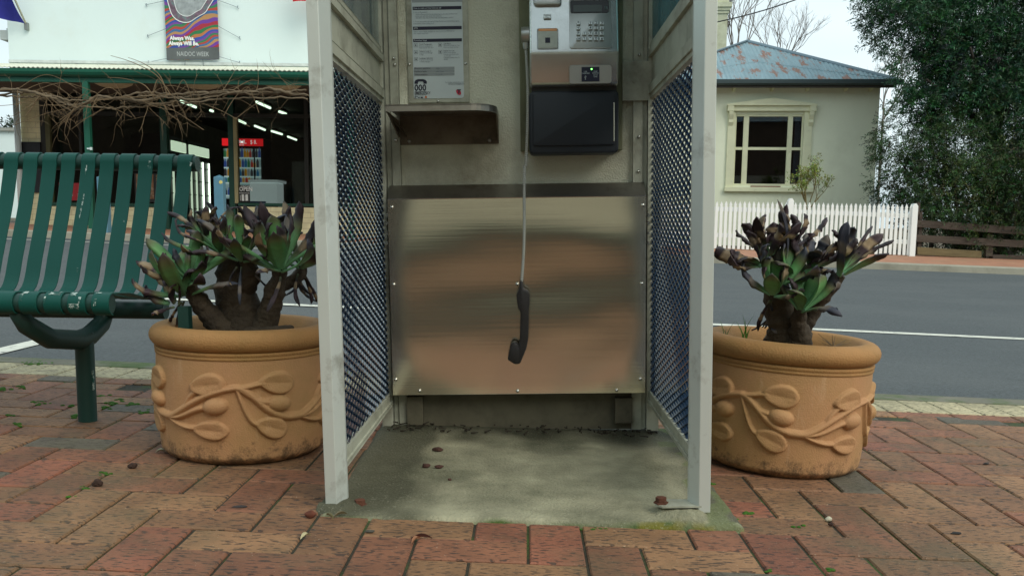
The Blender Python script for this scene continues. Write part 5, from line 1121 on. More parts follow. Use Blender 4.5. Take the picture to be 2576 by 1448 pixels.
for sy_ in (396, 421, 443, 459, 491):
    z = P(610, sy_, YFR).z; m_ = MB(); m_.box(inn[0], inn[1], YFR - .035, YFR + .028, z - .03, z, mi=0); m_.build('shelf', mat('fridge_shelf', (.4, .5, .5), emit=(.35, .48, .46), est=.55), root)
    m_ = MB(); x = inn[0] + .03
    while x < inn[1] - .03:
        k = random.randrange(9); h = random.uniform(.15, .24); h = min(h, .15) if sy_ in (459,) else h
        m_.lathe([(.028, 0), (.03, .01), (.03, h * .6), (.012, h * .8), (.012, h)], 8, k, c=(x, YFR - .004, z)); x += random.uniform(.062, .075)
    m_.build('bottle_row', MPAL, root)
for a in (562, 581, 641, 659): 
    p = R4(a - 2, 368, a + 1, 500, YFR - .05); m_ = MB(); m_.box(p[0], p[1], YFR - .06, YFR - .04, p[2], p[3]); m_.build('door_frame', M_fr, root)
# chest freezer, open sign, signs in the windows
p = R4(628, 452, 697, 514, 18.1); root = thing('chest_freezer', 'white chest freezer with a blue foot behind the shop window', 'freezer', ((p[0] + p[1]) / 2, 18.4, zg + .04))
m_ = MB(); m_.box(p[0], p[1], 18.1, 18.75, p[2], p[3] - .06, bev=.01); m_.build('cabinet', mat('freezer_white_glow', (.60, .66, .66), rough=.4, emit=(.6, .7, .7), est=.28), root)  # emission on the body brightens it in the dark shop; no lamp inside
m_ = MB(); m_.box(p[0] - .02, p[1] + .02, 18.07, 18.78, p[3] - .055, p[3], bev=.012); m_.build('lid', mat('freezer_lid_glow', (.5, .56, .55), rough=.4, emit=(.6, .7, .7), est=.22), root)  # lid glows faintly as well, its brightness set by emission
m_ = MB(); m_.box(p[0], p[0] + .32, 18.09, 18.10, p[2], p[2] + .06); m_.build('foot_panel', mat('freezer_blue', (.02, .07, .22), rough=.5), root)
p = R4(698, 452, 713, 514, 18.6); m_ = MB(); m_.box(p[0], p[1], 18.6, 19.2, zg + .04, p[3], bev=.01); tag(m_.build('freezer_side', mat('freezer_side_grey', (.30, .32, .28), rough=.5)), 'grey green box standing for the right side of the white freezer in the shop', 'cabinet')  # separate box drawn where the freezer's side shows
p = R4(600, 466, 626, 507, YS - .02); root = thing('open_sign', 'black OPEN sign with a business hours table in the shop window', 'sign', ((p[0] + p[1]) / 2, YS - .02, p[2]))
m_ = MB(); m_.box(p[0], p[1], YS + .03, YS + .05, p[2], p[3]); m_.build('board', mat('sign_black', (.03, .028, .026), rough=.5), root)
m_ = MB(); stext(m_, "OPEN", 601.3, 480, .105, YS + .028, bold=.03, sx=.92); stext(m_, "COME IN WE'RE", 606, 470, .03, YS + .028, sx=.8); stext(m_, "BUSINESS HOURS", 601.5, 487, .030, YS + .028, sx=.82)
for cx_ in (0, 1):
    for r in range(7): q = P(603.5 + cx_ * 12, 491 + r * 2.1, YS + .028); m_.box(q.x, q.x + .018, YS + .026, YS + .03, q.z - .006, q.z + .002)
    q = R4(608 + cx_ * 10, 489, 613.5 + cx_ * 10, 505, YS + .028); m_.box(q[0], q[1], YS + .026, YS + .03, q[2], q[3])
m_.build('lettering', mat('sign_white', (.8, .8, .75), rough=.6), root)
p = R4(148, 460, 213, 504, YS + .02); root = thing('window_poster', 'red ice cream poster with a white swirl heart low in the left shop window', 'poster', ((p[0] + p[1]) / 2, YS + .04, p[2]))
m_ = MB(); m_.box(p[0], p[1], YS + .035, YS + .045, p[2], p[3]); m_.build('sheet', mat('poster_red', (.42, .015, .02), rough=.5), root)
q = P(160.5, 476, YS + .03); m_ = MB()
for rr_ in (.075, .045):
    pts_ = [(q.x + rr_ * math.cos(a) * (1.05), YS + .03, q.z + rr_ * math.sin(a) * .85) for a in [math.radians(-120 + k * 16) for k in range(20)]]; m_.tube(pts_, .009, 5)
m_.tube([(q.x - .07, YS + .03, q.z + .0), (q.x, YS + .03, q.z - .10)], .009, 5); stext(m_, "STREETS", 152.5, 492.5, .07, YS + .03, sx=.9); stext(m_, "Streets", 195, 492.5, .06, YS + .03, sx=.9); m_.build('print', mat('poster_white', (.6, .5, .48), rough=.6), root)
p = R4(338, 436, 403, 508, YS + .02); root = thing('window_poster', 'black poster with gold letters running down its side in the shop window', 'poster', ((p[0] + p[1]) / 2, YS + .04, p[2]))
m_ = MB(); m_.box(p[0], p[1], YS + .035, YS + .045, p[2], p[3]); m_.build('sheet', mat('poster_black', (.018, .016, .014), rough=.5), root)
m_ = MB(); stext(m_, "CONNOISSEUR", 392.5, 439, .078, YS + .03, rot=-math.pi / 2, bold=.02, sx=.93); m_.build('print', mat('gold_print', (.34, .25, .09), rough=.5), root)
m_ = MB(); p = R4(342, 438, 386, 500, YS + .02); m_.box(p[0], p[1], YS + .028, YS + .034, p[2], p[3]); m_.build('picture', mat('poster_picture', (.22, .10, .04), rough=.5, var=.6, vscale=9, dirt=(.45, .36, .25), dscale=11, damt=.8), root)
p = R4(48, 357, 103, 484, YS - .03); m_ = MB(); m_.box(p[0] - .0, p[1], YS - .03, YS + .015, p[2], p[3], bev=.004); tag(m_.build('chalkboard', mat('board_black', (.012, .013, .016), rough=.6, var=.2, vscale=8)), 'blank black board screwed to the cream brick pier of the shop', 'board')
# banner on the upper wall (plain generic stand-in for its picture)
YP = YS - .06
M_ban = bpy.data.materials.new('banner_bands'); M_ban.use_nodes = True; t = M_ban.node_tree; b = t.nodes['Principled BSDF']; L = t.links.new
tcn = N(t, 'ShaderNodeTexCoord'); mp_ = N(t, 'ShaderNodeMapping'); mp_.inputs['Rotation'].default_value = (0, .5, 0); L(tcn.outputs['Object'], mp_.inputs[0])
wv = N(t, 'ShaderNodeTexWave'); wv.bands_direction = 'Z'; wv.wave_profile = 'SAW'; wv.inputs['Scale'].default_value = .75; wv.inputs['Distortion'].default_value = 7; wv.inputs['Detail'].default_value = 2; wv.inputs['Detail Scale'].default_value = 1.3; L(mp_.outputs[0], wv.inputs[0])
cr2 = N(t, 'ShaderNodeValToRGB'); cr2.color_ramp.interpolation = 'CONSTANT'; e = cr2.color_ramp.elements
BC = [(.03, .07, .35), (.45, .16, .05), (.02, .17, .06), (.35, .02, .04), (.14, .04, .30), (.42, .22, .09), (.04, .13, .30), (.40, .05, .03), (.03, .18, .08), (.16, .05, .28)]
e[0].position = 0; e[0].color = (*BC[0], 1); e[1].position = .1; e[1].color = (*BC[1], 1)
for k in range(2, 10): x = e.new(k / 10); x.color = (*BC[k], 1)
L(wv.outputs['Fac'], cr2.inputs[0]); L(cr2.outputs[0], b.inputs['Base Color']); b.inputs['Roughness'].default_value = .5
def pq(px, py): q = P(px, py, YP); return (q.x, q.z)
TLp, TRp, BRp, BLp = pq(409, -75), pq(543, -78), pq(552, 150), pq(420, 152)
root = thing('hanging_banner', 'colourful banner with wavy bands laced to the white shop wall', 'banner', (BLp[0], YP, BLp[1]))
def bil(u, v): a = [TLp[i] * (1 - u) + TRp[i] * u for i in (0, 1)]; c = [BLp[i] * (1 - u) + BRp[i] * u for i in (0, 1)]; return a[0] * v + c[0] * (1 - v), a[1] * v + c[1] * (1 - v)
def bpoly(pts, y, th=.002): return [bil(*p) for p in pts]
m_ = MB(); vs = []; fs = []
for j in range(13):
    for i in range(13): x, z = bil(i / 12, j / 12); vs.append((x, YP + .008 * nz(i * .4, j * .4), z))
for j in range(12):
    for i in range(12): a = j * 13 + i; fs.append((a, a + 1, a + 14, a + 13))
m_.add(vs, fs); m_.build('cloth', M_ban, root, smooth=True)
m_ = MB(); m_.prism(bpoly([(0, .002), (1, .002), (1, .135), (0, .135)], YP), YP - .012, YP - .009); strip_ = m_.build('grey_strip', mat('banner_grey', (.10, .11, .11), rough=.4, var=.3, vscale=3), root)
bm_ = [mat('banner_white', (.75, .78, .76), rough=.5), mat('banner_silver', (.45, .48, .48), rough=.5)]
m_ = MB()
def btext(s, u, v, size, mi=0, sx=1.0, bold=.03): x, z = bil(u, v); m_.text(s, size, Matrix.Translation((x, YP - .014, z)) @ Matrix.Rotation(math.pi / 2, 4, 'X'), mi, 'LEFT', sx, bold)
btext("Always Was,", .08, .225, .098, 0, .88, .05); btext("Always Will Be.", .055, .168, .098, 0, .88, .05); m_.build('slogan_lettering', bm_, root); m_ = MB(); btext("NAIDOC WEEK", .195, .045, .115, 1, .74, .0); 
m_.build('title_lettering', bm_, root)
# generic grey rounded shape with a pale outline
def blob(sc_, dx=0, dy=0): return [(.50 + dx + sc_ * .40 * math.cos(a) * (1 + .18 * math.sin(2 * a + .6) + .08 * math.sin(5 * a)), .66 + dy + sc_ * .235 * math.sin(a) * (1 + .15 * math.cos(3 * a))) for a in [k * math.pi / 24 for k in range(48)]]
m_ = MB(); m_.prism(bpoly(blob(1.0), YP), YP - .011, YP - .009, mi=0); m_.prism(bpoly(blob(.96), YP), YP - .013, YP - .011, mi=1); m_.prism(bpoly(blob(.72), YP), YP - .015, YP - .013, mi=0); m_.prism(bpoly(blob(.69), YP), YP - .017, YP - .015, mi=2)
m_.build('motif', [mat('motif_white', (.75, .78, .77)), mat('motif_bands', (.16, .10, .14), var=.6, vscale=12, dirt=(.08, .25, .22), dscale=8, damt=.9), mat('motif_grey', (.30, .33, .34), var=.35, vscale=10)], root)
for (u, v, px, py) in ((0, .66, 367, 13), (1, .66, 597, 19), (0, .35, 371, 91), (1, .37, 602, 96), (0, .02, 373, 157), (1, .03, 602, 158), (.35, 0, 464, 172), (.68, 0, 512, 168)):
    x, z = bil(u, v); q = P(px, py, YS - .02); m_ = MB(); m_.tube([(x, YP, z), (q.x, YS - .02, q.z)], .004, 5); m_.tube([(q.x, YS + .0, q.z + .03), (q.x, YS - .03, q.z), (q.x + .02, YS - .02, q.z - .03)], .006, 5); m_.build('lacing', M_txt, root)
# flags
def flag(name, label, quad, pole, col, Y, nd=0.05):
    q0 = P(*pole[0], Y); root = thing(name, label, 'flag', q0); m_ = MB(); q1 = P(*pole[1], Y - .6); m_.tube([q0, q1], .018, 8); m_.build('flagpole', mat('pole_alu', (.42, .40, .30), rough=.4, metal=.5), root)
    m_ = MB(); m_.box(q0.x - .03, q0.x + .03, YS - .08, YS - .001, q0.z - .10, q0.z + .03, bev=.005); m_.build('pole_bracket', mat('bracket_grey', (.25, .27, .26), metal=.6, rough=.5), root)
    m_ = MB(); vs = []; fs = []; A, B, C, D = [P(px, py, yy) for px, py, yy in quad]; n = 16
    for j in range(n + 1):
        for i in range(n + 1):
            u, v = i / n, j / n; p = (A * (1 - u) + B * u) * (1 - v) + (D * (1 - u) + C * u) * v; p = p + Vector((0, nd * math.sin(u * 9 + v * 3), 0)); vs.append(tuple(p))
    for j in range(n):
        for i in range(n): a = j * (n + 1) + i; fs.append((a, a + 1, a + n + 2, a + n + 1))
    m_.add(vs, fs); m_.build('cloth', col, root, smooth=True)
flag('wall_flag', 'dark blue flag hanging from a pole at the top left of the white shop wall', [(-90, -60, 16.4), (24, -12, 16.5), (65, 61, 16.92), (-40, 38, 16.5)], ((66, 62), (10, -60)), mat('flag_blue', (.015, .018, .22), rough=.8, var=.2, vscale=3), 16.95)
flag('wall_flag', 'red flag whose lower edge shows above the shop, left of the booth', [(733, -90, 16.4), (905, -90, 16.5), (845, 3, 16.6), (736, 5, 16.5)], ((922, 72), (900, -80)), mat('flag_red', (.55, .01, .015), rough=.8, var=.2, vscale=3), 16.95)
# blue bollards
M_boll = mat('bollard_blue', (.09, .22, .30), rough=.5, var=.1, vscale=5)
for (a, lb) in ((552, 'blue square bollard with a yellow reflector in front of the shop doorway'), (259, 'blue square bollard seen through the bench slats by the veranda post')):
    q = P(a, 443, 14.75); zb_ = zfar(q.x, 14.75); root = thing('bollard', lb, 'bollard', (q.x, 14.75, zb_), 'blue bollards along the far kerb'); w_ = .075
    m_ = MB(); m_.box(q.x - w_, q.x + w_, 14.75 - w_, 14.75 + w_, zb_ - .02, q.z - .015, bev=.008); m_.add([(q.x + sx * (w_ - .004), 14.75 + sy * (w_ - .004), q.z - .018) for sx, sy in ((-1, -1), (1, -1), (1, 1), (-1, 1))] + [(q.x, 14.75, q.z + .02)], [(0, 1, 4), (1, 2, 4), (2, 3, 4), (3, 0, 4)]); m_.build('post', M_boll, root)
    m_ = MB(); m_.lathe([(.001, -.004), (.028, -.003), (.030, .003)], 16, c=(q.x + w_ * .55, 14.75 - w_ - .001, q.z - .10), axis='y'); m_.build('reflector', mat('reflector_yellow', (.65, .55, .18), rough=.4), root)
# far left: pale building with a tree over it
q0, q1 = P(-200, 327, 42), P(36, 327, 42); m_ = MB(); m_.box(q0.x, q1.x, 42, 50, 0, q0.z); rt_ = thing('pale_shed', 'plain white building far behind, at the left edge below the veranda', 'building', (q1.x - 2, 42, 0)); m_.build('wall', M_wallw, rt_); m_ = MB(); m_.box(q0.x - .1, q1.x + .15, 41.85, 50.2, q0.z, q0.z + .14); m_.build('parapet_cap', mat('cap_grey', (.30, .31, .28)), rt_)
# vine along the veranda
random.seed(40)
M_vine = mat('vine_bark', (.14, .105, .065), rough=.9, var=.35, vscale=12); M_vtw = mat('vine_twig', (.17, .115, .06), rough=.85, var=.3, vscale=6)
vine = thing('climbing_vine', 'leafless tangled vine running along under the green veranda gutter', 'vine', (P(230, 300, YV).x, YV - .05, zfar(-6.9, YV)))
mains = [[(-60, 245), (30, 222), (60, 226), (110, 244), (150, 252), (190, 262), (215, 262), (250, 245), (300, 252), (350, 250), (430, 240), (520, 235), (600, 230), (680, 228), (770, 238)],
         [(-60, 232), (20, 240), (80, 240), (130, 255), (170, 275), (220, 274), (280, 276), (320, 268), (380, 262), (440, 262), (500, 250), (580, 246), (680, 248), (770, 250)],
         [(-60, 250), (40, 235), (100, 238), (140, 246), (200, 256), (240, 252), (300, 245), (360, 232), (420, 238), (480, 246), (560, 240), (640, 236), (720, 232), (770, 232)],
         [(120, 235), (160, 262), (200, 266), (260, 250), (330, 258), (400, 268), (460, 262), (530, 240), (600, 236)], [(300, 262), (340, 250), (400, 245), (450, 252), (500, 245), (560, 232), (640, 226), (700, 230), (770, 236)]]
def wig(p, s): return Vector(p) + Vector((random.uniform(-s, s), random.uniform(-s, s), random.uniform(-s, s)))
def smooth(pts, n=6):
    out = []; m = len(pts)
    for i in range(m - 1):
        p0, p1, p2, p3 = pts[max(i - 1, 0)], pts[i], pts[i + 1], pts[min(i + 2, m - 1)]
        for k in range(n): t = k / n; out.append(.5 * ((2 * p1) + (p2 - p0) * t + (2 * p0 - 5 * p1 + 4 * p2 - p3) * t ** 2 + (3 * p1 - p0 - 3 * p2 + p3) * t ** 3))
    out.append(pts[-1]); return out
allp = []
for k, ml in enumerate(mains):
    pts = smooth([P(a + random.uniform(-8, 8), b_ + random.uniform(-3, 3), YV - .10 - random.uniform(0, .25)) for a, b_ in ml], 8); pts = [wig(p, .014) + Vector((0, 0, .05 * nz(p.x * 1.3, k * 7.1, 1) + .025 * nz(p.x * 4, k * 3.3))) for p in pts]; allp += pts
    r0 = (.024, .014, .018, .013, .011)[k]; m_ = MB(); m_.tube(pts, [r0 * random.uniform(.75, 1.15) for _ in pts], 7); m_.build('main_stem', M_vine, vine, smooth=True)
m_ = MB()
def twig(p, d, L, r, lvl):
    n = 6; pts = [p]; d = d.normalized()
    for i in range(n): d = (d + Vector((random.uniform(-.28, .28), random.uniform(-.2, .2), random.uniform(-.30, .22)))).normalized(); pts.append(pts[-1] + d * L / n)
    m_.tube(pts, [r * (1 - .75 * i / n) for i in range(n + 1)], 4, cap=False)
    if lvl > 0:
        for _ in range(random.randint(1, 3)): i = random.randint(2, n); dd = (d + Vector((random.uniform(-1, 1), random.uniform(-.4, .4), random.uniform(-1, .9)))).normalized(); twig(pts[i], dd, L * random.uniform(.35, .65), r * .6, lvl - 1)
for k in range(120):
    p = random.choice(allp); dn = random.random(); d = Vector((random.uniform(-1, 1), random.uniform(-.6, .3), random.choice((-1, -1, .9)) * random.uniform(.15, .9))); twig(p, d, random.uniform(.2, .62), random.uniform(.003, .0065), 1)
for (a, c) in (((430, 240), (278, 140)), ((420, 238), (322, 145)), ((390, 250), (270, 195)), ((560, 245), (648, 203)), ((285, 270), (180, 325)), ((180, 265), (165, 310))):
    p, q = P(*a, YV - .25), P(*c, YV - .35); pts = smooth([p, p.lerp(q, .35) + Vector((.10, 0, .10)), p.lerp(q, .7) + Vector((.06, 0, .08)), q], 6); m_.tube(pts, [.010 - .007 * i / len(pts) for i in range(len(pts))], 5)
for k in range(34):   # long arched canes
    p = random.choice(allp); q = p + Vector((random.uniform(-1.3, 1.3), random.uniform(-.2, .1), random.uniform(-.5, .15))); mid = (p + q) / 2 + Vector((0, 0, random.uniform(-.05, .25))); m_.tube(smooth([p, mid, q], 7), .005, 4, cap=False)
m_.build('twigs', M_vtw, vine)
# ================================================================ cream cottage on the right
S_ = .09; zgh = .05; _q = P(2193, 560, 20.0)
FH = Matrix.Translation((_q.x, 20.0, zgh)) @ Matrix.Rotation(-S_, 4, 'Z')
def H(px, py, y=0.0): return LP(FH, 1, y, px, py)
house = thing('cottage', 'cream rendered cottage with a rusty corrugated hip roof behind the picket fence', 'house', (_q.x - 3, 20.0, zgh), frame=FH)
def hp(mb, name, m, par=None, **k): return mb.build(name, m, par or house, **k)
M_rend = mat('cream_render', (.83, .87, .68), rough=.85, var=.05, vscale=1.0, dirt=(.50, .52, .36), dscale=.9, dlo=.5, dhi=.8, damt=.4, bump=.12, bscale=14)
M_trim = mat('cream_trim', (.74, .75, .52), rough=.7, var=.08, vscale=4, dirt=(.35, .33, .2), dscale=6, dlo=.6, dhi=.75, damt=.5)
xL = H(1555, 400).x; zW = H(2000, 214, 0).z + .02
wx0, wx1, wz0, wz1 = (H(1845, 400).x, H(2016, 400).x, (H(1840, 468).z + H(2016, 468).z) / 2, (H(1850, 287).z + H(2016, 287).z) / 2)
m_ = MB(FH); m_.box(xL, wx0, 0, .25, 0, zW); m_.box(wx1, 0, 0, .25, 0, zW); m_.box(wx0, wx1, 0, .25, 0, wz0); m_.box(wx0, wx1, 0, .25, wz1, zW); m_.box(-.25, 0, .25, 9, 0, zW); m_.box(xL, xL + .25, .25, 9, 0, zW); hp(m_, 'wall', M_rend)
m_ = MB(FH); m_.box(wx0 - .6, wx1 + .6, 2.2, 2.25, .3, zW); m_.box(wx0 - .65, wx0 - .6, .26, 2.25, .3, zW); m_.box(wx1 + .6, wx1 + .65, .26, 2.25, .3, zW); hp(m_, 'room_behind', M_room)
# eaves and roof
EY = -.42; e1 = LP(FH, 1, EY, 2256, 207); xE = e1.x; zE = (LP(FH, 1, EY, 2256, 206).z + LP(FH, 1, EY, 1800, 204).z) / 2
ya = EY + 3.1
for _ in range(5): a_ = LP(FH, 1, ya, 1878, 107); hw_ = xE - a_.x; ya = EY + hw_ * 1.0
xA, zA = a_.x, a_.z; x0e = xA - hw_; zrf = zE + .02
print('roof', xA, zA, hw_, ya, zE)
M_roof = mat('galvanised_roof', (.23, .34, .38), rough=.6, metal=.25, var=.15, vscale=2.5, dirt=(.27, .10, .045), dscale=2.3, dlo=.53, dhi=.60, damt=.85, stretch=(2.2, .6, 1))
m_ = MB(FH); vs = []; fs = []; nn = int(2 * hw_ / .03)
for i in range(nn + 1):
    x = x0e + 2 * hw_ * i / nn; d = 1 - abs(x - xA) / hw_; c = .011 * math.cos(i * 2 * math.pi * .03 / .085)
    for f_ in (0, .45, .451, 1): vs.append((x, EY + (ya - EY) * d * f_, zrf + (zA - zrf) * d * f_ + c + (.012 if f_ in (.451, 1) else 0)))
for i in range(nn):
    for j in range(3): a = 4 * i + j; fs.append((a, a + 1, a + 5, a + 4))
m_.add(vs, fs)
m_.add([(xE, EY, zrf), (xE, 9.5, zrf), (xA, 9.5, zA), (xA, ya, zA)], [(0, 1, 2, 3)]); m_.add([(x0e, EY, zrf), (x0e, 9.5, zrf), (xA, 9.5, zA), (xA, ya, zA)], [(0, 1, 2, 3)])
roof = hp(m_, 'roof', M_roof)
m_ = MB(FH)
for (p, q) in (((xE, EY, zrf + .02), (xA, ya, zA + .03)), ((x0e, EY, zrf + .02), (xA, ya, zA + .03)), ((xA, ya, zA + .03), (xA, 9.5, zA + .03))): m_.tube([p, q], .05, 8, flat=.6)
m_.build('ridge_cap', mat('ridge_grey', (.17, .24, .28), rough=.5, metal=.3), roof)
# main roof further back with the chimney
y2 = 6.0; b1_ = H(1700, 150, y2); mzE = zE + .2
m_ = MB(FH); q_ = H(1826, 127, 7.0); pA = H(1760, 95, 9.0)
m_.add([(xL - 6, 5.5, zE + .1), (q_.x + .1, 5.5, zE + .1), (q_.x + .1, 7.0, q_.z), (pA.x - 1, 9.0, pA.z + .3), (xL - 6, 9.0, pA.z + .3)], [(0, 1, 2, 3, 4)]); m_.build('rear_slope', M_roof, roof)
m_ = MB(FH); m_.box(xL - 5.7, xL - .01, 5.8, 11.5, 0, zE + .08); hp(m_, 'rear_wall', M_rend)
m_ = MB(FH); m_.add([(xL - 6, 9.0, pA.z + .3), (pA.x - 1, 9.0, pA.z + .3), (q_.x + .1, 12.0, zE + .1), (xL - 6, 12.0, zE + .1)], [(0, 1, 2, 3)]); m_.build('far_slope', M_roof, roof)
m_ = MB(FH); m_.prism([(5.8, zE + .05), (11.7, zE + .05), (9.0, pA.z + .27)], xL - 5.9, xL - 5.75, axis='x'); hp(m_, 'gable', M_rend)
c0_, c1_ = H(1744, 60, 5.2), H(1829, 60, 5.2); ct = H(1800, 8, 5.2).z
m_ = MB(FH); m_.box(c0_.x, c1_.x, 5.2, 5.2 + (c1_.x - c0_.x) * .7, 3.2, ct - .28); 
dx = .07
for k, (za, zb_, e) in enumerate(((ct - .28, ct - .20, .03), (ct - .20, ct - .12, .06), (ct - .12, ct - .0, .10), (ct, ct + .35, .02))): m_.box(c0_.x - e, c1_.x + e, 5.2 - e, 5.2 + (c1_.x - c0_.x) * .7 + e, za, zb_)
m_.build('chimney', mat('chimney_render', (.50, .52, .38), rough=.9, var=.15, vscale=3, dirt=(.28, .27, .16), dscale=4, damt=.6), roof)
m_ = MB(FH); gz = zE; m_.prism([(EY - .11, gz + .03), (EY + .0, gz + .03), (EY, gz - .075), (EY - .05, gz - .085), (EY - .10, gz - .05)], x0e - .05, xE + .10, axis='x'); hp(m_, 'gutter', mat('gutter_slate', (.045, .070, .075), rough=.5))
m_ = MB(FH); m_.box(x0e, xE, EY + .001, EY + .03, zW - .14, gz + .02); hp(m_, 'fascia_board', mat('fascia_brown', (.05, .045, .035), rough=.7))
m_ = MB(FH); m_.box(x0e + .02, xE - .02, EY + .03, 0, zW - .03, zW - .01); hp(m_, 'soffit', mat('soffit_olive', (.22, .20, .12), rough=.8))
for a in (253, 457, 647, 850, 985):
    q = H(1729 + a * .4776, 218, EY + .1); m_ = MB(FH); m_.prism([(EY + .02, zW - .02), (0, zW - .02), (0, zW - .16), (EY + .04, zW - .10)], q.x - .03, q.x + .03, axis='x'); hp(m_, 'eave_bracket', M_trim)
# window
root = None
tx0, tx1 = H(1826, 400).x, H(2032, 400).x; hz0, hz1 = H(1930, 281).z, H(1930, 264).z
m_ = MB(FH); m_.box(tx0, wx0, -.05, .08, wz0 - .1, hz0); win = hp(m_, 'window', M_trim); m_ = MB(FH); m_.box(wx1, tx1 + .04, -.05, .08, wz0 - .1, hz0); m_.build('jamb', M_trim, win)
cxl, cxr = H(1829, 270).x, H(2049, 270).x
m_ = MB(FH); m_.prism([(cxl, hz0), (cxr, hz0), (cxr, hz1 - .02), ((cxl + cxr) / 2, hz1 + .10), (cxl, hz1 - .02)], -.10, .0, bev=.01)
m_.prism([(cxl - .03, hz1 - .03), (cxr + .03, hz1 - .03), (cxr + .03, hz1), ((cxl + cxr) / 2, hz1 + .13), (cxl - .03, hz1)], -.16, -.10)
for x in (cxl + .06, cxr - .06): m_.box(x - .07, x + .07, -.15, -.0, hz0 - .01, hz1 - .02, bev=.015)
m_.build('pediment', M_trim, win)
for x in (cxl + .08, cxr - .08):
    m_ = MB(FH); m_.prism([(0, hz0 - .01), (-.15, hz0 - .01), (-.14, hz0 - .08), (-.09, hz0 - .18), (-.10, hz0 - .24), (-.05, hz0 - .32), (0, hz0 - .34)], x - .05, x + .05, axis='x', bev=.008); m_.build('scroll_bracket', M_trim, win)
m_ = MB(FH); p0, p1 = H(1820, 480), H(2044, 480); m_.box(p0.x, p1.x, -.10, .06, H(1930, 483).z, H(1930, 471).z, bev=.01); m_.build('sill', M_trim, win)
zm0, zm1 = H(1930, 377).z, H(1930, 370).z
bars = [(1845, 1849), (1867, 1880), (1978, 1990), (2013, 2017)]
m_ = MB(FH)
for a, c in bars: m_.box(H(a, 400).x, H(c, 400).x, .03, .11, wz0, wz1)
m_.box(wx0, wx1, .02, .12, wz0, wz0 + .05); m_.box(wx0, wx1, .02, .12, wz1 - .05, wz1); m_.box(wx0, wx1, .05, .10, zm0, zm1); m_.build('sash', M_trim, win)
m_ = MB(FH); m_.box(H(1890, 400).x, H(1965, 400).x, -.055, .02, wz0 - .045, wz0 - .0); m_.build('bare_timber_patch', mat('peeled_timber', (.22, .09, .05), rough=.9, var=.4, vscale=20), win)
m_ = MB(FH); m_.box(wx0, wx1, .075, .080, wz0, wz1); m_.build('pane', glassmat('house_glass', (.42, .46, .5), .12, .01), win)
m_ = MB(FH); cx_ = H(1999, 400).x
for k in range(7): m_.tube([(cx_ + .018 * k, .16 + .01 * (k % 2), wz0 + .02), (cx_ + .016 * k + .01, .16 + .01 * (k % 2), wz1 - .03)], .012, 6)
m_.build('curtain', mat('curtain_blue', (.42, .52, .58), rough=.9), win)
m_ = MB(FH); m_.tube([(0.05, -.06, 0), (.05, -.06, .9)], .05, 8); 
# white stake fence post by the house corner
q = P(2190, 560, 18.6); m_ = MB(); m_.box(q.x - .03, q.x + .11, 18.6, 18.7, .1, P(2190, 491, 18.6).z, bev=.006); tag(m_.build('white_post', M_white), 'tall white post standing behind the picket fence at the house corner', 'post')
# ================================================================ picket fence
YFn = 16.7; pf = thing('picket_fence', 'white painted picket fence with pointed pales in front of the cottage', 'fence', (P(2050, 632, YFn).x, YFn, .16))
M_pick = mat('picket_white', (.82, .86, .84), rough=.7, var=.04, vscale=3, dirt=(.30, .30, .26), dscale=5, dlo=.66, dhi=.78, damt=.6)
xa, xb = P(1500, 600, YFn).x, P(2286, 600, YFn).x; n = int((xb - xa) / .0853); ztop_ = lambda x: P(1287.5 + x / YFn * FPX, 0, 1).z * 0 + (P(2290, 514, YFn).z * (x - 3.7) + P(1795, 505, YFn).z * (7.4 - x)) / 3.7
for i in range(n + 1):
    x = xb - i * .0853; h = ztop_(x) + random.uniform(-.008, .008); b0 = zfar(x, YFn) + .015; w_ = .026; lean = random.uniform(-.006, .006)
    m_ = MB(); m_.prism([(x - w_ + lean, b0), (x + w_ + lean, b0), (x + w_, h - .10), (x + w_ * .6, h - .088), (x + w_, h - .074), (x + w_ * .95, h - .06), (x, h), (x - w_ * .95, h - .06), (x - w_, h - .074), (x - w_ * .6, h - .088), (x - w_, h - .10)], YFn - .01, YFn + .008); m_.build('picket', M_pick, pf)
for dz in (.22, .70):
    m_ = MB(); m_.add([(xa, YFn + .01, zfar(xa, YFn) + dz), (xb, YFn + .01, zfar(xb, YFn) + dz), (xb, YFn + .01, zfar(xb, YFn) + dz + .08), (xa, YFn + .01, zfar(xa, YFn) + dz + .08), (xa, YFn + .05, zfar(xa, YFn) + dz), (xb, YFn + .05, zfar(xb, YFn) + dz), (xb, YFn + .05, zfar(xb, YFn) + dz + .08), (xa, YFn + .05, zfar(xa, YFn) + dz + .08)], [(0, 1, 2, 3), (4, 7, 6, 5), (3, 2, 6, 7), (0, 4, 5, 1)]); m_.build('rail', M_pick, pf)
for a, tp in ((1983, 499), (2294, 512), (1668, 498)):
    q = P(a, 600, YFn); t_ = P(a, tp, YFn).z; m_ = MB(); m_.prism([(q.x - .052, zfar(q.x, YFn) - .03), (q.x + .052, zfar(q.x, YFn) - .03), (q.x + .052, t_ - .05), (q.x + .02, t_), (q.x - .02, t_), (q.x - .052, t_ - .05)], YFn - .05, YFn + .05, bev=.004); m_.build('post', M_pick, pf)
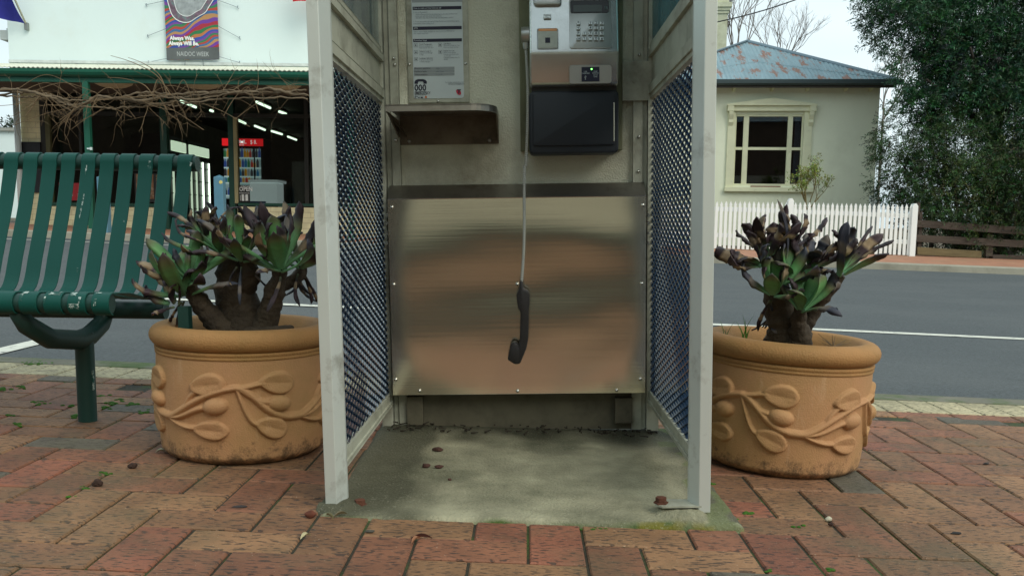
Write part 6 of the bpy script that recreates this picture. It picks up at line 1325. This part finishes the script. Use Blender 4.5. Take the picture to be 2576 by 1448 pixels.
# dark post and rail fence
YD = 16.9; df = thing('timber_fence', 'dark weathered post and rail timber fence under the big tree', 'fence', (P(2440, 650, YD).x, YD, .1))
M_old = mat('weathered_timber', (.065, .050, .038), rough=.9, var=.4, vscale=8, dirt=(.025, .02, .016), dscale=5, damt=.7, bump=.6, bscale=30, stretch=(.3, 1, 2))
M_old2 = mat('sleeper_timber', (.16, .125, .06), rough=.9, var=.35, vscale=5, bump=.5, bscale=30, stretch=(.3, 1, 2))
def dq(px, py, y=YD): q = P(px, py, y); return (q.x, q.z)
for pts in ([(2304, 530), (2312, 508), (2318, 510), (2310, 640), (2299, 640)], [(2312, 540), (2324, 530), (2320, 640), (2306, 640)], [(2487, 590), (2504, 590), (2500, 645), (2482, 645)]):
    m_ = MB(); m_.prism([dq(*p) for p in pts], YD + .05, YD + .16, bev=.006); m_.build('post', M_old, df)
for pts in ([(2306, 553), (2700, 580), (2700, 600), (2306, 571)], [(2304, 590), (2700, 611), (2700, 630), (2304, 608)]):
    m_ = MB(); m_.prism([dq(*p) for p in pts], YD, YD + .05, bev=.004); m_.build('rail', M_old, df)
m_ = MB(); m_.prism([dq(*p) for p in [(2308, 621), (2470, 631), (2470, 650), (2308, 641)]], YD + .02, YD + .2, bev=.01); m_.build('sleeper', M_old2, df)
m_ = MB(); m_.prism([dq(*p) for p in [(2500, 640), (2720, 648), (2720, 664), (2500, 655)]], YD + .05, YD + .2, bev=.01); m_.build('sleeper', M_old, df)
# power line
a_, b_ = P(1700, 75, 16), P(2150, -60, 16); m_ = MB(); m_.tube([a_.lerp(b_, k / 12) - Vector((0, 0, .12 * math.sin(math.pi * k / 12))) for k in range(13)], .010, 6); tag(m_.build('power_line', M_black), 'thin black overhead wire crossing the sky above the cottage roof', 'wire')
# ================================================================ trees
def leaf_cloud(name, mt, pts, dirs, L, W, per, parent, twl=.22, cols=None, tw=None, flat=.6):
    """sprays of narrow leaves: pts = spray roots, dirs = spray directions"""
    n = len(pts); rng = RNG; V = np.zeros((n * per * 4, 3), dtype=np.float32); C = np.zeros((n * per * 4, 4), dtype=np.float32); C[:, 3] = 1
    t = np.tile(np.linspace(.15, 1, per), n); root = np.repeat(pts, per, 0); dd = np.repeat(dirs, per, 0); tl = np.repeat(rng.uniform(.6, 1.3, n) * twl, per)[:, None]
    r = rng.normal(size=(n * per, 3)); side = r - dd * (r * dd).sum(1)[:, None]; side /= np.linalg.norm(side, axis=1)[:, None] + 1e-9
    base = root + dd * tl * t[:, None] + side * .004; ld = dd * rng.uniform(.3, .9, (n * per, 1)) + side * rng.uniform(.5, 1, (n * per, 1)); ld[:, 2] -= .12; ld /= np.linalg.norm(ld, axis=1)[:, None]
    wv_ = np.cross(ld, rng.normal(size=(n * per, 3))); wv_ /= np.linalg.norm(wv_, axis=1)[:, None] + 1e-9
    l = (L * rng.uniform(.6, 1.25, n * per))[:, None]; w_ = (W * rng.uniform(.7, 1.2, n * per))[:, None]
    V[0::4] = base; V[1::4] = base + ld * l * .5 + wv_ * w_ / 2; V[2::4] = base + ld * l; V[3::4] = base + ld * l * .5 - wv_ * w_ / 2
    cc = np.repeat(cols, per, 0) * rng.uniform(.7, 1.35, (n * per, 1)); C[:, :3] = np.repeat(cc, 4, 0)
    F = np.arange(n * per * 4).reshape(-1, 4); me = bpy.data.meshes.new(name); me.vertices.add(len(V)); me.vertices.foreach_set('co', V.ravel()); me.loops.add(F.size); me.loops.foreach_set('vertex_index', F.ravel().astype(np.int32)); me.polygons.add(len(F)); me.polygons.foreach_set('loop_start', (np.arange(len(F)) * 4).astype(np.int32)); me.polygons.foreach_set('loop_total', np.full(len(F), 4, dtype=np.int32)); me.materials.append(mt)
    ca = me.color_attributes.new('Col', 'FLOAT_COLOR', 'POINT'); ca.data.foreach_set('color', C.ravel()); me.update(calc_edges=True)
    o = bpy.data.objects.new(name, me); COL.objects.link(o); o.parent = parent; o.matrix_parent_inverse = WORLD[parent.name].inverted(); WORLD[o.name] = I4.copy(); return o
M_fol = attrmat('foliage', rough=.5, spec=.35)
def blobpts(blobs, dens, shell=.55, droop=.25, gap=-.9):
    P_, D_ = [], []
    for (px, py, r, Y) in blobs:
        c = np.array(P(px, py, Y)); R = r / FPX * Y; k = int(dens * R ** 2.2); u = RNG.normal(size=(k, 3)); u /= np.linalg.norm(u, axis=1)[:, None]; rr = R * (1 - RNG.random(k) ** 1.6 * shell)
        wob = np.array([1 + .28 * nz(*(v * 2.3 + c)) for v in u]); pp = c + u * (rr * wob)[:, None] * np.array([1, .75, 1]); keep = np.array([nz(*(q * 1.5)) + .45 * nz(*(q * 3.7)) > gap for q in pp]); pp = pp[keep]; u = u[keep]; k = len(pp); P_.append(pp); d = u + RNG.normal(size=(k, 3)) * .55; d[:, 2] -= droop; D_.append(d / np.linalg.norm(d, axis=1)[:, None])
    return np.concatenate(P_), np.concatenate(D_)
def treecols(pts, base, var):
    return np.array([[base[i] * (1 + .55 * nz(p[0] * .9, p[1] * .9, p[2] * .9) + var * random.uniform(-1, 1)) for i in range(3)] for p in pts]).clip(.003, 1)
def limb(mb, p, q, r0, r1, n=10, wob=.12):
    pts = [p.lerp(q, k / n) + Vector((nz(k * .6, p.x), nz(k * .6, p.x, 9), 0)) * wob * math.sin(math.pi * min(1, k / n + .1)) for k in range(n + 1)]; mb.tube(pts, [r0 + (r1 - r0) * k / n for k in range(n + 1)], 8); return pts
M_bark = mat('dark_bark', (.045, .036, .028), rough=.95, var=.4, vscale=12, bump=.8, bscale=30)
big = thing('large_tree', 'large dark green fine leaved tree filling the upper right corner behind the fence', 'tree', P(2520, 640, 19))
tb = P(2520, 640, 19); tb.z = .1
m_ = MB(); limb(m_, tb, P(2500, 300, 19), .22, .15); tk = P(2500, 300, 19)
for (a, c, y) in ((2300, 60, 18), (2380, -30, 18.5), (2520, -120, 19), (2620, 20, 18), (2330, 200, 17.8), (2440, 120, 17.6), (2560, 180, 17.6)): q = P(a, c, y); pts = limb(m_, tk.lerp(tb, random.uniform(0, .25)), q, .09, .02)
m_.build('trunk', M_bark, big, smooth=True)
B1 = [(2275, 5, 95, 18.2), (2250, 70, 58, 18), (2295, 95, 70, 18), (2400, 40, 130, 18.5), (2340, 160, 80, 18), (2300, 150, 45, 17.8), (2470, 170, 140, 18.4), (2400, 240, 95, 18), (2570, 60, 160, 18.6), (2570, 260, 140, 18.2), (2330, 245, 50, 17.9), (2310, 290, 55, 17.9), (2440, -140, 200, 19), (2260, -90, 100, 18.5), (2720, 150, 230, 19)]
pts, dr = blobpts(B1, 1750, gap=-.16); leaf_cloud('crown', M_fol, pts, dr, .085, .018, 15, big, .26, treecols(pts, (.018, .068, .026), .5))
low = thing('spreading_shrub', 'wide dark olive shrub hanging over the timber fence below the large tree', 'shrub', P(2430, 645, 17.8))
m_ = MB(); gb = P(2430, 650, 18.2); gb.z = .1
for (a, c, y) in ((2260, 400, 17.8), (2330, 330, 18), (2400, 450, 17.4), (2480, 400, 17.6), (2550, 480, 17.5), (2300, 500, 17.5), (2600, 380, 18)): limb(m_, gb + Vector((random.uniform(-.3, .3), 0, 0)), P(a, c, y), .06, .012)
m_.build('trunk', M_bark, low, smooth=True)
B2 = [(2275, 340, 70, 17.8), (2250, 400, 52, 17.7), (2240, 470, 45, 17.7), (2300, 440, 75, 17.6), (2380, 380, 100, 17.8), (2420, 480, 100, 17.4), (2350, 530, 50, 17.2), (2520, 400, 130, 17.8), (2530, 540, 85, 17.3), (2440, 565, 50, 17.2), (2620, 480, 150, 17.6), (2590, 610, 60, 17.3), (2420, 310, 90, 18), (2500, 600, 40, 17.25)]
pts, dr = blobpts(B2, 2100, gap=-.16); leaf_cloud('crown', M_fol, pts, dr, .062, .014, 16, low, .22, treecols(pts, (.028, .064, .018), .5))
# pale straggling shoots on the shrub
pts, dr = blobpts([(a, c, 30, 17.0) for a, c in ((2420, 420), (2480, 520), (2540, 380), (2380, 500), (2550, 560), (2460, 600))], 900, 1.0, -.2); leaf_cloud('pale_shoots', M_fol, pts, dr, .05, .009, 14, low, .30, treecols(pts, (.085, .12, .035), .3))
# garden shrub by the window
gs = thing('garden_shrub', 'small sparse yellow green shrub growing before the cottage window', 'shrub', P(2029, 545, 18.2))
random.seed(9); mb = MB(); tips = []
def grow(p, d, L, r, lvl, up=.15, sp=.7):
    n = 4; pts = [p]
    for i in range(n): d = (d + Vector((random.uniform(-.18, .18), random.uniform(-.18, .18), random.uniform(-.08, .12)))).normalized(); pts.append(pts[-1] + d * L / n)
    mb.tube(pts, [r * (1 - .4 * i / n) for i in range(n + 1)], 5, cap=False); tips.extend(pts[2:] if lvl <= 1 else [])
    if lvl > 0:
        for _ in range(3 if lvl > 1 else 4): grow(random.choice(pts[2:]), (d + Vector((random.uniform(-sp, sp), random.uniform(-sp, sp), random.uniform(-.15, up + .35)))).normalized(), L * random.uniform(.55, .8), r * .55, lvl - 1, up, sp)
b0 = P(2029, 545, 18.2); b0.z = P(2029, 535, 18.2).z
for a in range(5): grow(b0, Vector((random.uniform(-.6, .6), random.uniform(-.3, .3), 1)), .45, .014, 3)
mb.build('branches', mat('shrub_twig', (.16, .13, .05), rough=.9), gs)
tp = np.array([tuple(t_) for t_ in random.sample(tips, min(len(tips), 420))]); dr = RNG.normal(size=tp.shape); dr[:, 2] += .3; dr /= np.linalg.norm(dr, axis=1)[:, None]
leaf_cloud('leaves', M_fol, tp, dr, .050, .022, 3, gs, .05, treecols(tp, (.17, .22, .04), .3))
# bare trees behind the cottage
def bare(px, py, Y, H_, seed, label, name='bare_tree', n0=5, lean=0):
    global mb, tips
    random.seed(seed); mb = MB(); tips = []; b = P(px, py, Y); root = thing(name, label, 'tree', (b.x, Y, .2)); z0 = P(px, 250, Y).z
    mb.tube([(b.x, Y, .2), (b.x, Y, z0 * .6 + b.z * .4)], [.07, .035], 8); s = Vector((b.x, Y, z0 * .6 + b.z * .4))
    for k in range(n0): grow(s, Vector((random.uniform(-.5, .5) + lean, random.uniform(-.3, .3), 1)), H_, .032, 4, .2, .55)
    mb.build('branches', mat('bare_bark', (.16, .14, .12), rough=.9), root)
bare(1855, 95, 34, 2.0, 51, 'tall leafless tree rising behind the cottage chimney', n0=6)
bare(1945, 130, 36, 1.35, 52, 'smaller leafless tree showing over the right slope of the cottage roof', n0=4)
bare(2215, 380, 34, 1.3, 53, 'pale leafless tree between the cottage corner and the large tree', n0=4)
ft = thing('distant_tree', 'tiny dark tree top above the far white building at the left edge', 'tree', P(28, 340, 60)); pts, dr = blobpts([(30, 318, 9, 60), (22, 322, 6, 60)], 900); leaf_cloud('crown', M_fol, pts, dr, .3, .1, 6, ft, .4, treecols(pts, (.03, .05, .03), .2)); m_ = MB(); m_.tube([P(30, 345, 60), P(29, 322, 60)], .15, 6); m_.build('trunk', M_bark, ft)
# dark hedge line far behind the right fences
hg = thing('background_hedge', 'dark shaded hedge filling the gap under the trees behind the timber fence', 'hedge', P(2450, 640, 20.5)); pts, dr = blobpts([(x, 560, 75, 20.5) for x in range(2330, 2760, 60)] + [(x, 470, 90, 21) for x in range(2330, 2760, 80)], 260); leaf_cloud('crown', M_fol, pts, dr, .10, .035, 10, hg, .3, treecols(pts, (.018, .035, .014), .2)); m_ = MB()
for x in range(2340, 2700, 70): q = P(x, 640, 20.5); m_.tube([(q.x, 20.5, .1), (q.x, 20.5, 1.2)], .05, 6)
m_.build('stems', M_bark, hg)
# ================================================================ street side behind the camera (mirrored softly in the steel)
bk = thing('street_wall', 'beige rendered wall with a dark tiled base standing behind the camera', 'wall', (0, -2.7, 0))
m_ = MB(); m_.box(-9, 9, -2.95, -2.7, .29, 3.0); m_.build('wall', mat('beige_wall', (.62, .56, .42), rough=.8, var=.1), bk)
m_ = MB(); m_.box(-9, 9, -2.98, -2.68, -.2, .29); m_.build('base_tiles', mat('dark_tiles', (.035, .035, .028), rough=.5), bk)
m_ = MB(); m_.box(-9, 9, -2.97, -2.69, .292, .46); m_.build('sill_band', mat('green_band', (.08, .12, .09), rough=.6), bk)
m_ = MB(); m_.box(-9, 9, -2.965, -2.695, .60, .66); m_.box(-9, 9, -2.965, -2.695, 1.02, 1.10); m_.build('moulding', mat('brown_moulding', (.16, .10, .07), rough=.6), bk)
b2k = thing('reflection_block', 'tall brown brick block added unseen behind the camera for dark window reflections', 'building', (0, -9, 0))  # unseen block added to keep bright sky out of the window reflections
m_ = MB(); m_.box(-30, 30, -14, -9, -.3, 6.2); m_.build('wall', brickmat('brown_brick', (.17, .10, .06), (.14, .085, .05), (.12, .10, .08), .24, .086, .01, .3), b2k)
m_ = MB(); m_.prism([(-8.7, 6.15), (-14.3, 6.15), (-11.5, 7.2)], -30.3, 30.3, axis='x'); m_.build('roof', M_roof, b2k)
